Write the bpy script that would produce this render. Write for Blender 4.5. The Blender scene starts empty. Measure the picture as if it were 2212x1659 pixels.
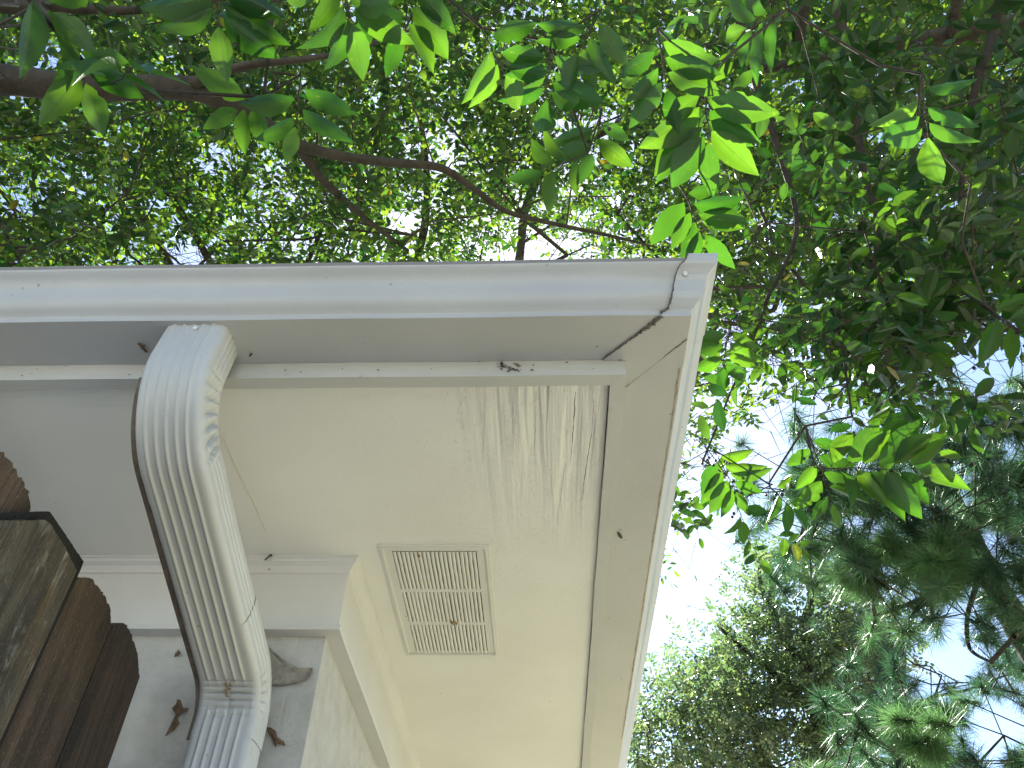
import bpy, math, random
import numpy as np
from mathutils import Matrix, Vector

rng = np.random.default_rng(7)
random.seed(7)
S = bpy.context.scene
COL = S.collection
CZ = 1.30                                   # height of the camera above the ground

# ------------------------------------------------------------------ camera
F, PITCH, YAW, ROLL = 1776.2, 0.7801, -0.0531, 0.0296      # focal length in units of a 2212 wide picture
cp, sp, cy_, sy_ = math.cos(PITCH), math.sin(PITCH), math.cos(YAW), math.sin(YAW)
FWD = np.array([sy_ * cp, cy_ * cp, sp])
r0 = np.array([cy_, -sy_, 0.0])
u0 = np.cross(r0, FWD)
RIGHT = math.cos(ROLL) * r0 + math.sin(ROLL) * u0
UP = -math.sin(ROLL) * r0 + math.cos(ROLL) * u0
cam = bpy.data.cameras.new('camera')
cam.sensor_fit = 'HORIZONTAL'
cam.sensor_width = 36.0
cam.lens = 36.0 * F / 2212.0
cam.clip_start = 0.02
cam.clip_end = 3000
cam_ob = bpy.data.objects.new('camera', cam)
COL.objects.link(cam_ob)
M = Matrix.Identity(4)
for i in range(3):
    M[i][0], M[i][1], M[i][2] = RIGHT[i], UP[i], -FWD[i]
M[2][3] = CZ
cam_ob.matrix_world = M
S.camera = cam_ob

# ------------------------------------------------------------------ light
SUN_EL, SUN_AZ = math.radians(48.5), math.radians(-5)          # azimuth measured from +Y towards +X
world = bpy.data.worlds.new('World')
S.world = world
world.use_nodes = True
wn = world.node_tree
sky = wn.nodes.new('ShaderNodeTexSky')
sky.sky_type = 'NISHITA'
sky.sun_disc = False
sky.sun_elevation = SUN_EL
sky.sun_rotation = SUN_AZ
sky.air_density = 1.0
sky.dust_density = 0.5
sky.ozone_density = 2.0
bg = wn.nodes['Background']
wn.links.new(sky.outputs[0], bg.inputs[0])
bg.inputs[1].default_value = 0.062
sun = bpy.data.lights.new('sun', 'SUN')
sun.energy = 5.0
sun.angle = math.radians(0.53)
sun.color = (1.0, 0.965, 0.90)
sun_ob = bpy.data.objects.new('sun', sun)
COL.objects.link(sun_ob)
SUN = Vector((math.sin(SUN_AZ) * math.cos(SUN_EL), math.cos(SUN_AZ) * math.cos(SUN_EL), math.sin(SUN_EL)))
sun_ob.rotation_euler = SUN.to_track_quat('Z', 'Y').to_euler()
sun_ob.location = (2, 8, 14)
S.view_settings.view_transform = 'Standard'
S.view_settings.look = 'None'
S.view_settings.gamma = 1.0
S.view_settings.exposure = 2.35
S.cycles.max_bounces = 8
S.cycles.diffuse_bounces = 5
S.cycles.transmission_bounces = 6
S.cycles.sample_clamp_indirect = 8.0


# ------------------------------------------------------------------ helpers
def ray(x, y):
    d = FWD + RIGHT * ((x - 1106) / F) - UP * ((y - 829.5) / F)
    return d / np.linalg.norm(d)


def rays(xy):
    xy = np.asarray(xy, float)
    d = FWD + RIGHT * ((xy[:, :1] - 1106) / F) - UP * ((xy[:, 1:] - 829.5) / F)
    return d / np.linalg.norm(d, axis=1, keepdims=True)


CAM = np.array([0, 0, CZ])


def at(x, y, dist):
    return CAM + ray(x, y) * dist


def on_x(x, y, X):
    d = ray(x, y)
    return CAM + d * X / d[0]


def on_y(x, y, Y):
    d = ray(x, y)
    return CAM + d * Y / d[1]


def on_z(x, y, z):                          # z above the camera
    d = ray(x, y)
    return CAM + d * z / d[2]


def project(P):
    P = np.asarray(P) - CAM
    w = P @ FWD
    w = np.where(w < 1e-3, 1e-3, w)
    return np.stack([1106 + F * (P @ RIGHT) / w, 829.5 - F * (P @ UP) / w], -1)


def inside(poly, pts):
    poly = np.asarray(poly, float)
    x, y = pts[:, 0], pts[:, 1]
    res = np.zeros(len(pts), bool)
    j = len(poly) - 1
    for i in range(len(poly)):
        xi, yi = poly[i]
        xj, yj = poly[j]
        c = ((yi > y) != (yj > y)) & (x < (xj - xi) * (y - yi) / (yj - yi + 1e-12) + xi)
        res ^= c
        j = i
    return res


def sample_poly(poly, n):
    poly = np.asarray(poly, float)
    lo, hi = poly.min(0), poly.max(0)
    out = np.zeros((0, 2))
    while len(out) < n:
        p = lo + rng.random((n * 3, 2)) * (hi - lo)
        out = np.vstack([out, p[inside(poly, p)]])
    return out[:n]


def unit(v):
    return v / np.maximum(np.linalg.norm(v, axis=-1, keepdims=True), 1e-9)


def obj(name, verts, faces, mats, parent=None, smooth=False, midx=None):
    me = bpy.data.meshes.new(name)
    me.from_pydata([tuple(map(float, v)) for v in verts], [], faces)
    for m in (mats if isinstance(mats, (list, tuple)) else [mats]):
        me.materials.append(m)
    if midx is not None:
        me.polygons.foreach_set('material_index', midx)
    if smooth:
        me.polygons.foreach_set('use_smooth', [True] * len(me.polygons))
    me.update()
    o = bpy.data.objects.new(name, me)
    COL.objects.link(o)
    if parent is not None:
        o.parent = parent
    return o


def fast_obj(name, V, Fc, mat, parent=None, attrs=None, smooth=False):
    """V (n,3), Fc list of integer arrays (m,k)."""
    me = bpy.data.meshes.new(name)
    me.vertices.add(len(V))
    me.vertices.foreach_set('co', np.ascontiguousarray(V, dtype=np.float32).ravel())
    tot, loops, starts, totals = 0, [], [], []
    for f in Fc:
        k = f.shape[1]
        loops.append(f.ravel())
        starts.append(tot + np.arange(len(f)) * k)
        totals.append(np.full(len(f), k))
        tot += f.size
    loops = np.concatenate(loops).astype(np.int32)
    starts = np.concatenate(starts).astype(np.int32)
    me.loops.add(tot)
    me.loops.foreach_set('vertex_index', loops)
    me.polygons.add(len(starts))
    me.polygons.foreach_set('loop_start', starts)
    if smooth:
        me.polygons.foreach_set('use_smooth', np.ones(len(starts), dtype=bool))
    for k, a in (attrs or {}).items():
        at_ = me.attributes.new(k, 'FLOAT', 'POINT')
        at_.data.foreach_set('value', np.ascontiguousarray(a, dtype=np.float32))
    me.materials.append(mat)
    me.update(calc_edges=True)
    me.validate()
    o = bpy.data.objects.new(name, me)
    COL.objects.link(o)
    if parent is not None:
        o.parent = parent
    return o


def merge_obj(name, chunks, mats, parent=None):
    """one mesh out of chunks (V, [faces], material index, attrs or None, smooth)"""
    Vs, Fs, mi, sm, at_ = [], [], [], [], {'rnd': [], 'lx': [], 'ly': []}
    base = 0
    for V, F_, m_, at0, smooth in chunks:
        Vs.append(V)
        for f in F_:
            Fs.append(f + base)
            mi.append(np.full(len(f), m_))
            sm.append(np.full(len(f), smooth, dtype=bool))
        for k_ in at_:
            at_[k_].append(at0[k_] if at0 and k_ in at0 else np.zeros(len(V)))
        base += len(V)
    o = fast_obj(name, np.vstack(Vs), Fs, mats[0], parent, {k_: np.concatenate(v) for k_, v in at_.items()})
    for m_ in mats[1:]:
        o.data.materials.append(m_)
    o.data.polygons.foreach_set('material_index', np.concatenate(mi).astype(np.int32))
    o.data.polygons.foreach_set('use_smooth', np.concatenate(sm))
    o.data.update()
    return o


def empty(name, label, cat, group=None):
    o = bpy.data.objects.new(name, None)
    o.empty_display_size = 0.2
    COL.objects.link(o)
    tag(o, label, cat, group)
    return o


def tag(o, label=None, cat=None, group=None, kind=None):
    if label:
        o['label'] = label
    if cat:
        o['category'] = cat
    if group:
        o['group'] = group
    if kind:
        o['kind'] = kind
    return o


class MB:
    def __init__(self):
        self.v, self.f, self.m = [], [], []

    def add(self, verts, faces, mi=0):
        b = len(self.v)
        self.v += [tuple(map(float, p)) for p in verts]
        self.f += [tuple(b + i for i in f) for f in faces]
        self.m += [mi] * len(faces)

    def box(self, x0, x1, y0, y1, z0, z1, mi=0):
        v = [(x, y, z) for x in (x0, x1) for y in (y0, y1) for z in (z0, z1)]
        self.add(v, [(0, 1, 3, 2), (4, 6, 7, 5), (0, 4, 5, 1), (2, 3, 7, 6), (0, 2, 6, 4), (1, 5, 7, 3)], mi)

    def build(self, name, mats, parent=None, smooth=False):
        return obj(name, self.v, self.f, mats, parent, smooth, self.m)


# ------------------------------------------------------------------ materials
def new_mat(name):
    m = bpy.data.materials.new(name)
    m.use_nodes = True
    nt = m.node_tree
    return m, nt, nt.nodes['Principled BSDF']


def N(nt, t, **kw):
    n = nt.nodes.new(t)
    for k, v in kw.items():
        if k in n.inputs:
            n.inputs[k].default_value = v
        else:
            setattr(n, k, v)
    return n


def mapped(nt, scale, coord='Object', loc=(0, 0, 0)):
    tc = N(nt, 'ShaderNodeTexCoord')
    mp = N(nt, 'ShaderNodeMapping')
    mp.inputs['Scale'].default_value = scale
    mp.inputs['Location'].default_value = loc
    nt.links.new(tc.outputs[coord], mp.inputs[0])
    return mp.outputs[0]


def noise(nt, vec, scale, detail=4, rough=0.55, dist=0.0):
    n = N(nt, 'ShaderNodeTexNoise')
    n.inputs['Scale'].default_value = scale
    n.inputs['Detail'].default_value = detail
    n.inputs['Roughness'].default_value = rough
    n.inputs['Distortion'].default_value = dist
    nt.links.new(vec, n.inputs['Vector'])
    return n.outputs['Fac']


def ramp(nt, fac, stops):
    r = N(nt, 'ShaderNodeValToRGB')
    e = r.color_ramp.elements
    while len(e) < len(stops):
        e.new(0.5)
    for i, (p, c) in enumerate(stops):
        e[i].position = p
        e[i].color = (c, c, c, 1) if isinstance(c, (int, float)) else (*c, 1)
    nt.links.new(fac, r.inputs[0])
    return r.outputs[0]


def mix(nt, fac, a, b, blend='MIX'):
    m = N(nt, 'ShaderNodeMix')
    m.data_type = 'RGBA'
    m.blend_type = blend
    for s, v in ((0, fac), (6, a), (7, b)):
        if isinstance(v, (int, float)):
            m.inputs[s].default_value = v if s == 0 else (v, v, v, 1)
        elif isinstance(v, tuple):
            m.inputs[s].default_value = (*v, 1)
        else:
            nt.links.new(v, m.inputs[s])
    return m.outputs[2]


def mth(nt, op, a, b=None, c=None):
    m = N(nt, 'ShaderNodeMath')
    m.operation = op
    for i, v in enumerate((a, b, c)):
        if v is None:
            continue
        if isinstance(v, (int, float)):
            m.inputs[i].default_value = v
        else:
            nt.links.new(v, m.inputs[i])
    return m.outputs[0]


def bump(nt, h, dist, strength=1.0, prev=None):
    b = N(nt, 'ShaderNodeBump')
    b.inputs['Distance'].default_value = dist
    b.inputs['Strength'].default_value = strength
    nt.links.new(h, b.inputs['Height'])
    if prev is not None:
        nt.links.new(prev, b.inputs['Normal'])
    return b.outputs[0]


def paint(name, col, rough=0.5, grain=(60, 60, 60), gd=0.0006, dirt=0.35, dirt_col=(0.16, 0.11, 0.07), spots=True):
    m, nt, b = new_mat(name)
    v = mapped(nt, (1, 1, 1))
    broad = noise(nt, v, 5, 5)
    c = mix(nt, ramp(nt, broad, [(0.3, 0.0), (0.75, 1.0)]), tuple(x * 0.93 for x in col), tuple(min(1, x * 1.04) for x in col))
    fine = noise(nt, v, 38, 6, 0.7)
    c = mix(nt, mth(nt, 'MULTIPLY', ramp(nt, fine, [(0.62, 0.0), (0.85, 1.0)]), dirt), c, dirt_col)
    if spots:
        vo = N(nt, 'ShaderNodeTexVoronoi')
        vo.inputs['Scale'].default_value = 34
        nt.links.new(v, vo.inputs['Vector'])
        sel = ramp(nt, noise(nt, v, 9, 2), [(0.55, 0.0), (0.62, 1.0)])
        dot = ramp(nt, vo.outputs['Distance'], [(0.05, 1.0), (0.11, 0.0)])
        c = mix(nt, mth(nt, 'MULTIPLY', mth(nt, 'MULTIPLY', sel, dot), 0.75), c, dirt_col)
    nt.links.new(c, b.inputs['Base Color'])
    b.inputs['Roughness'].default_value = rough
    g = noise(nt, mapped(nt, grain), 1.0, 6, 0.65)
    n1 = bump(nt, g, gd)
    nt.links.new(n1, b.inputs['Normal'])
    return m


CREAM = (0.63, 0.60, 0.53)
M_ALU = paint('gutter_enamel', (0.405, 0.405, 0.40), 0.38, (25, 25, 25), 0.0009, 0.25)
M_PIPE = paint('downspout_enamel', (0.455, 0.455, 0.445), 0.36, (30, 30, 30), 0.0006, 0.42)
M_FRIEZE = paint('frieze_paint', (0.52, 0.515, 0.51), 0.55, (14, 60, 60), 0.0007, 0.15)
M_FASCIA = paint('fascia_paint', (0.46, 0.46, 0.445), 0.55, (7, 90, 160), 0.0016, 0.5)
M_LIP = paint('dirty_lip', (0.22, 0.20, 0.185), 0.75, (80, 80, 80), 0.001, 0.9)
M_VENT = paint('vent_paint', (0.64, 0.625, 0.58), 0.5, (120, 120, 120), 0.0008, 0.35)


def soffit_paint():
    m, nt, b = new_mat('soffit_paint')
    v = mapped(nt, (1, 1, 1))
    sx = N(nt, 'ShaderNodeSeparateXYZ')
    nt.links.new(v, sx.inputs[0])

    def rng_(sock, a, bb, c0=0.0, c1=1.0):
        mr = N(nt, 'ShaderNodeMapRange')
        mr.interpolation_type = 'SMOOTHSTEP'
        for i, q in enumerate((a, bb, c0, c1)):
            mr.inputs[i + 1].default_value = q
        nt.links.new(sock, mr.inputs[0])
        return mr.outputs[0]
    # where the board has weathered: next to the outer corner
    zone = mth(nt, 'MULTIPLY', rng_(sx.outputs[0], -0.20, 0.02), rng_(sx.outputs[1], 1.55, 1.08))
    wide = mth(nt, 'MULTIPLY', rng_(sx.outputs[0], -0.62, -0.1), rng_(sx.outputs[1], 2.3, 1.3))
    streak = noise(nt, mapped(nt, (48, 2.2, 1)), 1.0, 5, 0.6, 0.3)
    streak2 = noise(nt, mapped(nt, (22, 1.3, 1), loc=(3, 1, 0)), 1.0, 3, 0.5, 0.2)
    flakes = noise(nt, mapped(nt, (40, 62, 1)), 1.0, 4, 0.6, 0.5)
    plate = ramp(nt, flakes, [(0.57, 0.0), (0.60, 1.0)])
    grain = noise(nt, mapped(nt, (3, 150, 1)), 1.0, 3)
    grain_mask = rng_(sx.outputs[0], -0.35, -0.75)
    fine = noise(nt, v, 260, 3)
    c = mix(nt, ramp(nt, noise(nt, v, 3.0, 4), [(0.35, 0.0), (0.65, 1.0)]), (0.665, 0.65, 0.61), (0.72, 0.71, 0.67))
    crack = mth(nt, 'MULTIPLY', ramp(nt, streak, [(0.33, 1.0), (0.385, 0.0)]), zone)
    bare = mth(nt, 'MULTIPLY', ramp(nt, streak2, [(0.55, 0.0), (0.68, 1.0)]), zone)
    c = mix(nt, mth(nt, 'MULTIPLY', bare, 0.4), c, (0.56, 0.55, 0.50))
    c = mix(nt, mth(nt, 'MULTIPLY', crack, 0.18), c, (0.38, 0.34, 0.26))
    vo = N(nt, 'ShaderNodeTexVoronoi')
    vo.inputs['Scale'].default_value = 21
    nt.links.new(v, vo.inputs['Vector'])
    sel = ramp(nt, noise(nt, v, 6, 2), [(0.58, 0.0), (0.63, 1.0)])
    dot = ramp(nt, vo.outputs['Distance'], [(0.03, 1.0), (0.07, 0.0)])
    c = mix(nt, mth(nt, 'MULTIPLY', mth(nt, 'MULTIPLY', sel, dot), 0.6), c, (0.16, 0.12, 0.08))
    nt.links.new(c, b.inputs['Base Color'])
    b.inputs['Roughness'].default_value = 0.5
    n1 = bump(nt, mth(nt, 'MULTIPLY', streak, zone), 0.006)
    n2 = bump(nt, mth(nt, 'MULTIPLY', ramp(nt, streak2, [(0.45, 0.0), (0.6, 1.0)]), zone), 0.004, 1, n1)
    n3 = bump(nt, mth(nt, 'MULTIPLY', plate, wide), 0.0006, 1, n2)
    n4 = bump(nt, mth(nt, 'MULTIPLY', grain, grain_mask), 0.0012, 1, n3)
    n5 = bump(nt, fine, 0.0003, 0.7, n4)
    nt.links.new(n5, b.inputs['Normal'])
    return m


M_SOFFIT = soffit_paint()


def brick_paint():
    m, nt, b = new_mat('painted_brick')
    v = mapped(nt, (1, 1, 1))
    s = N(nt, 'ShaderNodeSeparateXYZ')
    nt.links.new(v, s.inputs[0])
    cmb = N(nt, 'ShaderNodeCombineXYZ')
    nt.links.new(mth(nt, 'ADD', s.outputs[0], s.outputs[1]), cmb.inputs[0])
    nt.links.new(s.outputs[2], cmb.inputs[1])
    br = N(nt, 'ShaderNodeTexBrick')
    br.inputs['Scale'].default_value = 1
    br.inputs['Brick Width'].default_value = 0.21
    br.inputs['Row Height'].default_value = 0.0715
    br.inputs['Mortar Size'].default_value = 0.005
    br.inputs['Mortar Smooth'].default_value = 0.6
    nt.links.new(cmb.outputs[0], br.inputs['Vector'])
    rough = noise(nt, v, 90, 5, 0.7)
    blot = noise(nt, v, 18, 5, 0.65)
    c = mix(nt, ramp(nt, blot, [(0.40, 0.0), (0.68, 1.0)]), (0.45, 0.44, 0.42), (0.37, 0.355, 0.33))
    c = mix(nt, ramp(nt, rough, [(0.66, 0.0), (0.8, 0.6)]), c, (0.14, 0.11, 0.08))
    nt.links.new(c, b.inputs['Base Color'])
    b.inputs['Roughness'].default_value = 0.75
    n1 = bump(nt, br.outputs['Fac'], -0.0006)
    n1 = bump(nt, rough, 0.003, 1, n1)
    nt.links.new(n1, b.inputs['Normal'])
    return m


M_BRICK = brick_paint()


def flat(name, col, rough=0.8, nscale=30, var=0.35, bd=0.001):
    m, nt, b = new_mat(name)
    n = noise(nt, mapped(nt, (1, 1, 1)), nscale, 5, 0.65)
    c = mix(nt, ramp(nt, n, [(0.3, 0.0), (0.7, 1.0)]), tuple(x * (1 - var) for x in col), tuple(x * (1 + var) for x in col))
    nt.links.new(c, b.inputs['Base Color'])
    b.inputs['Roughness'].default_value = rough
    nt.links.new(bump(nt, n, bd), b.inputs['Normal'])
    return m


M_DARK = flat('dark_gap', (0.015, 0.013, 0.012), 0.9)
M_SEAL = flat('old_sealant', (0.13, 0.105, 0.085), 0.9, 160, 0.6, 0.003)
M_CRACK = flat('dark_crack', (0.12, 0.10, 0.08), 0.9, 200, 0.6)
M_DEAD = flat('dead_leaf', (0.13, 0.085, 0.05), 0.8, 90, 0.5, 0.002)
M_GREYDEAD = flat('grey_dead_leaf', (0.26, 0.23, 0.19), 0.85, 60, 0.3, 0.003)
M_COCOON = flat('cocoon', (0.05, 0.045, 0.04), 0.8, 200, 0.4, 0.001)
M_SHINGLE = flat('roof_shingle', (0.10, 0.09, 0.08), 0.9, 50, 0.4, 0.004)
M_SCREW = flat('screw_enamel', (0.62, 0.62, 0.58), 0.45, 60, 0.1)
M_RUST = flat('rust_stain', (0.30, 0.19, 0.10), 0.8, 160, 0.5)


def wood(name, c0, c1, lichen=0.0, light=(0.36, 0.345, 0.30)):
    m, nt, b = new_mat(name)
    v = mapped(nt, (1, 1, 1))
    gr = noise(nt, mapped(nt, (90, 85, 5.0)), 1.0, 9, 0.78, 1.4)
    big = noise(nt, mapped(nt, (9, 12, 2.2)), 1.0, 4, 0.6, 0.8)
    c = mix(nt, ramp(nt, gr, [(0.3, 0.0), (0.7, 1.0)]), c0, c1)
    c = mix(nt, ramp(nt, big, [(0.38, 0.85), (0.66, 0.0)]), c, tuple(x * 0.28 for x in c0))
    if lichen:
        l = noise(nt, mapped(nt, (34, 34, 15), loc=(1, 2, 3)), 1.0, 6, 0.72, 0.6)
        c = mix(nt, mth(nt, 'MULTIPLY', ramp(nt, l, [(0.52, 0.0), (0.66, 1.0)]), lichen), c, light)
        o_ = noise(nt, mapped(nt, (22, 22, 6), loc=(5, 2, 1)), 1.0, 4, 0.6)
        c = mix(nt, mth(nt, 'MULTIPLY', ramp(nt, o_, [(0.5, 0.0), (0.7, 0.7)]), lichen), c, (0.20, 0.11, 0.03))
    fg = noise(nt, mapped(nt, (330, 330, 9)), 1.0, 6, 0.75, 0.5)
    c = mix(nt, ramp(nt, fg, [(0.40, 0.75), (0.56, 0.0)]), c, tuple(x * 0.35 for x in c0))
    sp = noise(nt, mapped(nt, (420, 420, 120)), 1.0, 3, 0.6)
    c = mix(nt, ramp(nt, sp, [(0.58, 0.0), (0.72, 0.45)]), c, tuple(x * 1.7 for x in c1))
    nt.links.new(c, b.inputs['Base Color'])
    b.inputs['Roughness'].default_value = 0.85
    n1 = bump(nt, gr, 0.004)
    n1 = bump(nt, fg, 0.003, 1, n1)
    nt.links.new(n1, b.inputs['Normal'])
    return m


M_PICKET = wood('weathered_brown_wood', (0.11, 0.072, 0.046), (0.235, 0.165, 0.112))
M_PICKET2 = wood('dark_weathered_wood', (0.062, 0.043, 0.031), (0.14, 0.096, 0.067))
M_LICHEN = wood('lichen_wood', (0.090, 0.074, 0.049), (0.18, 0.15, 0.10), 0.8)
M_BLACKWOOD = wood('black_wood', (0.012, 0.011, 0.010), (0.03, 0.026, 0.022))


def bark(name, c0, c1, sc=14):
    m, nt, b = new_mat(name)
    n = noise(nt, mapped(nt, (1, 1, 0.4)), sc, 6, 0.7, 0.5)
    nt.links.new(mix(nt, ramp(nt, n, [(0.35, 0.0), (0.7, 1.0)]), c0, c1), b.inputs['Base Color'])
    b.inputs['Roughness'].default_value = 0.9
    nt.links.new(bump(nt, n, 0.012), b.inputs['Normal'])
    return m


M_BARK = bark('laurel_bark', (0.018, 0.014, 0.009), (0.052, 0.042, 0.030))
M_TWIG = bark('twig_bark', (0.03, 0.022, 0.017), (0.065, 0.05, 0.036), 40)
M_PBARK = bark('pine_bark', (0.022, 0.018, 0.016), (0.065, 0.050, 0.040), 9)
M_BERRY = flat('black_berry', (0.02, 0.02, 0.028), 0.35, 100, 0.2)


def leaf_mat(name, dark, light, tr_a, tr_b, gloss=0.35, spec=0.4, trans=0.5, veins=False, yellow=(0.55, 0.42, 0.04)):
    m, nt, b = new_mat(name)
    out = nt.nodes['Material Output']
    a = N(nt, 'ShaderNodeAttribute')
    a.attribute_name = 'rnd'
    rn = a.outputs['Fac']
    # rnd in 0..1: a few per cent of the leaves have turned yellow
    yel = ramp(nt, rn, [(0.9965, 0.0), (0.998, 1.0)])
    c = mix(nt, rn, dark, light)
    t = mix(nt, mth(nt, 'POWER', rn, 1.7), tr_a, tr_b)
    c = mix(nt, yel, c, tuple(x * 0.5 for x in yellow))
    t = mix(nt, yel, t, yellow)
    nrm = None
    if veins:
        ax = N(nt, 'ShaderNodeAttribute')
        ax.attribute_name = 'lx'
        ay = N(nt, 'ShaderNodeAttribute')
        ay.attribute_name = 'ly'
        absx = mth(nt, 'ABSOLUTE', ax.outputs['Fac'])
        mid = ramp(nt, absx, [(0.02, 1.0), (0.085, 0.0)])
        ph = mth(nt, 'SUBTRACT', mth(nt, 'MULTIPLY', ay.outputs['Fac'], 11.0), mth(nt, 'MULTIPLY', absx, 2.6))
        tri = mth(nt, 'PINGPONG', ph, 0.5)
        side = ramp(nt, tri, [(0.02, 1.0), (0.10, 0.0)])
        vein = mth(nt, 'MAXIMUM', mid, mth(nt, 'MULTIPLY', side, 0.28))
        t = mix(nt, mth(nt, 'MULTIPLY', vein, 0.45), t, (0.05, 0.11, 0.01))
        blot = noise(nt, mapped(nt, (1, 1, 1)), 70, 4, 0.6)
        t = mix(nt, ramp(nt, blot, [(0.62, 0.0), (0.8, 0.5)]), t, (0.42, 0.50, 0.05))
        c = mix(nt, mth(nt, 'MULTIPLY', vein, 0.4), c, (0.10, 0.15, 0.06))
        nrm = bump(nt, vein, 0.0006)
    nt.links.new(c, b.inputs['Base Color'])
    b.inputs['Roughness'].default_value = gloss
    b.inputs['Specular IOR Level'].default_value = spec
    tl = N(nt, 'ShaderNodeBsdfTranslucent')
    nt.links.new(t, tl.inputs[0])
    if nrm is not None:
        nt.links.new(nrm, b.inputs['Normal'])
    ms = N(nt, 'ShaderNodeMixShader')
    ms.inputs[0].default_value = trans
    nt.links.new(b.outputs[0], ms.inputs[1])
    nt.links.new(tl.outputs[0], ms.inputs[2])
    nt.links.new(ms.outputs[0], out.inputs[0])
    return m


M_LEAF_NEAR = leaf_mat('laurel_leaf_near', (0.018, 0.048, 0.018), (0.032, 0.072, 0.024), (0.045, 0.17, 0.006), (0.14, 0.30, 0.010), 0.38, 0.4, 0.48, True)
M_LEAF = leaf_mat('laurel_leaf', (0.015, 0.040, 0.017), (0.034, 0.072, 0.024), (0.018, 0.085, 0.006), (0.13, 0.29, 0.010), 0.4, 0.4, 0.42)
M_LEAF_FAR = leaf_mat('canopy_leaf', (0.017, 0.046, 0.020), (0.042, 0.085, 0.026), (0.022, 0.11, 0.010), (0.30, 0.48, 0.025), 0.4, 0.35, 0.42)
M_OAK = leaf_mat('oak_leaf', (0.05, 0.075, 0.055), (0.09, 0.12, 0.075), (0.10, 0.20, 0.06), (0.26, 0.36, 0.09), 0.34, 0.8, 0.38)
M_NEEDLE = leaf_mat('pine_needle', (0.022, 0.050, 0.034), (0.055, 0.11, 0.055), (0.04, 0.13, 0.055), (0.16, 0.34, 0.10), 0.42, 0.45, 0.36, False, (0.30, 0.22, 0.06))

# ------------------------------------------------------------------ ground
def ground_mat():
    m, nt, b = new_mat('lawn_and_straw')
    v = mapped(nt, (1, 1, 1))
    a = noise(nt, v, 0.5, 5, 0.6)
    f = noise(nt, v, 14, 5, 0.7)
    c = mix(nt, ramp(nt, a, [(0.4, 0.0), (0.6, 1.0)]), (0.48, 0.445, 0.30), (0.34, 0.34, 0.18))
    c = mix(nt, ramp(nt, f, [(0.35, 0.6), (0.65, 0.0)]), c, (0.13, 0.10, 0.05))
    nt.links.new(c, b.inputs['Base Color'])
    b.inputs['Roughness'].default_value = 0.95
    nt.links.new(bump(nt, f, 0.03), b.inputs['Normal'])
    return m


g = MB()
n = 24
gx = np.concatenate([[-900, -300, -100], np.linspace(-40, 40, n), [100, 300, 900]])
vv = [(x, y, 0 if abs(x) < 12 and abs(y) < 12 else 0.12 * math.sin(x * .17) * math.cos(y * .13)) for x in gx for y in gx]
k = len(gx)
g.add(vv, [(i * k + j, (i + 1) * k + j, (i + 1) * k + j + 1, i * k + j + 1) for i in range(k - 1) for j in range(k - 1)])
tag(g.build('ground', ground_mat()), kind='structure')

pm = MB()
pm.box(-7.5, 2.2, -12.0, 0.55, -0.10, 0.03)  # unseen pale slab, added to bounce neutral light up at the eave
tag(pm.build('path', flat('bounce_slab', (0.62, 0.61, 0.60), 0.9, 6, 0.15, 0.002)), kind='structure')

# ------------------------------------------------------------------ house
YF, YB, XB, LIP, LIPZ = 0.8571, 0.955, 0.1371, 0.046, 0.0883
ZF, TF, ZS, YW, XW, ZB = 0.9653 + CZ, 0.0254, 0.9772 + CZ, 1.5579, -0.4514, 0.8126 + CZ
GZ = 1.0 + CZ
WG = YB - YF
XL, YFAR = -8.0, 9.0                        # far ends of the two eaves

house = empty('house', 'cream painted house corner with white gutter, downspout and vented eave', 'house')


def lsweep(prof, x0, y0, closed=True, xl=XL, yfar=YFAR, step=0.06, wav=0.0, fine=2.6, segs=None):
    """Sweep a profile of (out, z) round the outer corner (x0, y0): front run along X, return run along Y."""
    st = []
    xs = [xl] + list(np.arange(x0 - fine, x0, step))
    for x in xs:
        st.append(('f', x))
    st.append(('c', 0))
    for y in list(np.arange(y0 + step, y0 + fine, step)) + [yfar]:
        st.append(('r', y))
    V, nP = [], len(prof)
    for kind, q in st:
        w1 = wav * (math.sin(q * 7.1) + 0.6 * math.sin(q * 17.3 + 1) + 0.3 * math.sin(q * 41 + 2))
        w2 = wav * (math.sin(q * 5.3 + 2) + 0.6 * math.sin(q * 13.7))
        for o, z in prof:
            oo, zz = (o + w1, z + w2) if kind != 'c' else (o, z)
            if kind == 'f':
                V.append((min(q, x0 - 0.0) if q > xl else q, y0 - oo, zz))
            elif kind == 'c':
                V.append((x0 + o, y0 - o, z))
            else:
                V.append((x0 + oo, q, zz))
    Fc = []
    m = nP if closed else nP - 1
    for s in range(len(st) - 1):
        for i in range(m):
            j = (i + 1) % nP
            Fc.append((s * nP + i, (s + 1) * nP + i, (s + 1) * nP + j, s * nP + j))
    if closed:
        Fc.append(tuple(range(nP)))
        Fc.append(tuple(reversed([(len(st) - 1) * nP + i for i in range(nP)])))
    return V, Fc


# walls
wb = MB()
wb.box(XL + 0.6, XW, YW, YFAR - 0.6, 0, ZS + 0.02)
wb.build('wall', M_BRICK, house)

# frieze board with crown moulding and a bead along its foot
fr = 0.0304
prof = [(0.0, ZB + 0.001), (fr + 0.004, ZB), (fr + 0.006, ZB + 0.004), (fr + 0.005, ZB + 0.010), (fr, ZB + 0.0125), (fr, ZS - 0.034),
        (fr + 0.003, ZS - 0.032), (fr + 0.004, ZS - 0.026), (fr + 0.008, ZS - 0.018), (fr + 0.016, ZS - 0.011), (fr + 0.018, ZS - 0.006),
        (fr + 0.021, ZS - 0.004), (fr + 0.021, ZS + 0.004), (0.0, ZS + 0.004)]
V, Fc = lsweep(prof, XW, YW, wav=0.0004)
obj('frieze_board', V, Fc, M_FRIEZE, house)

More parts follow.
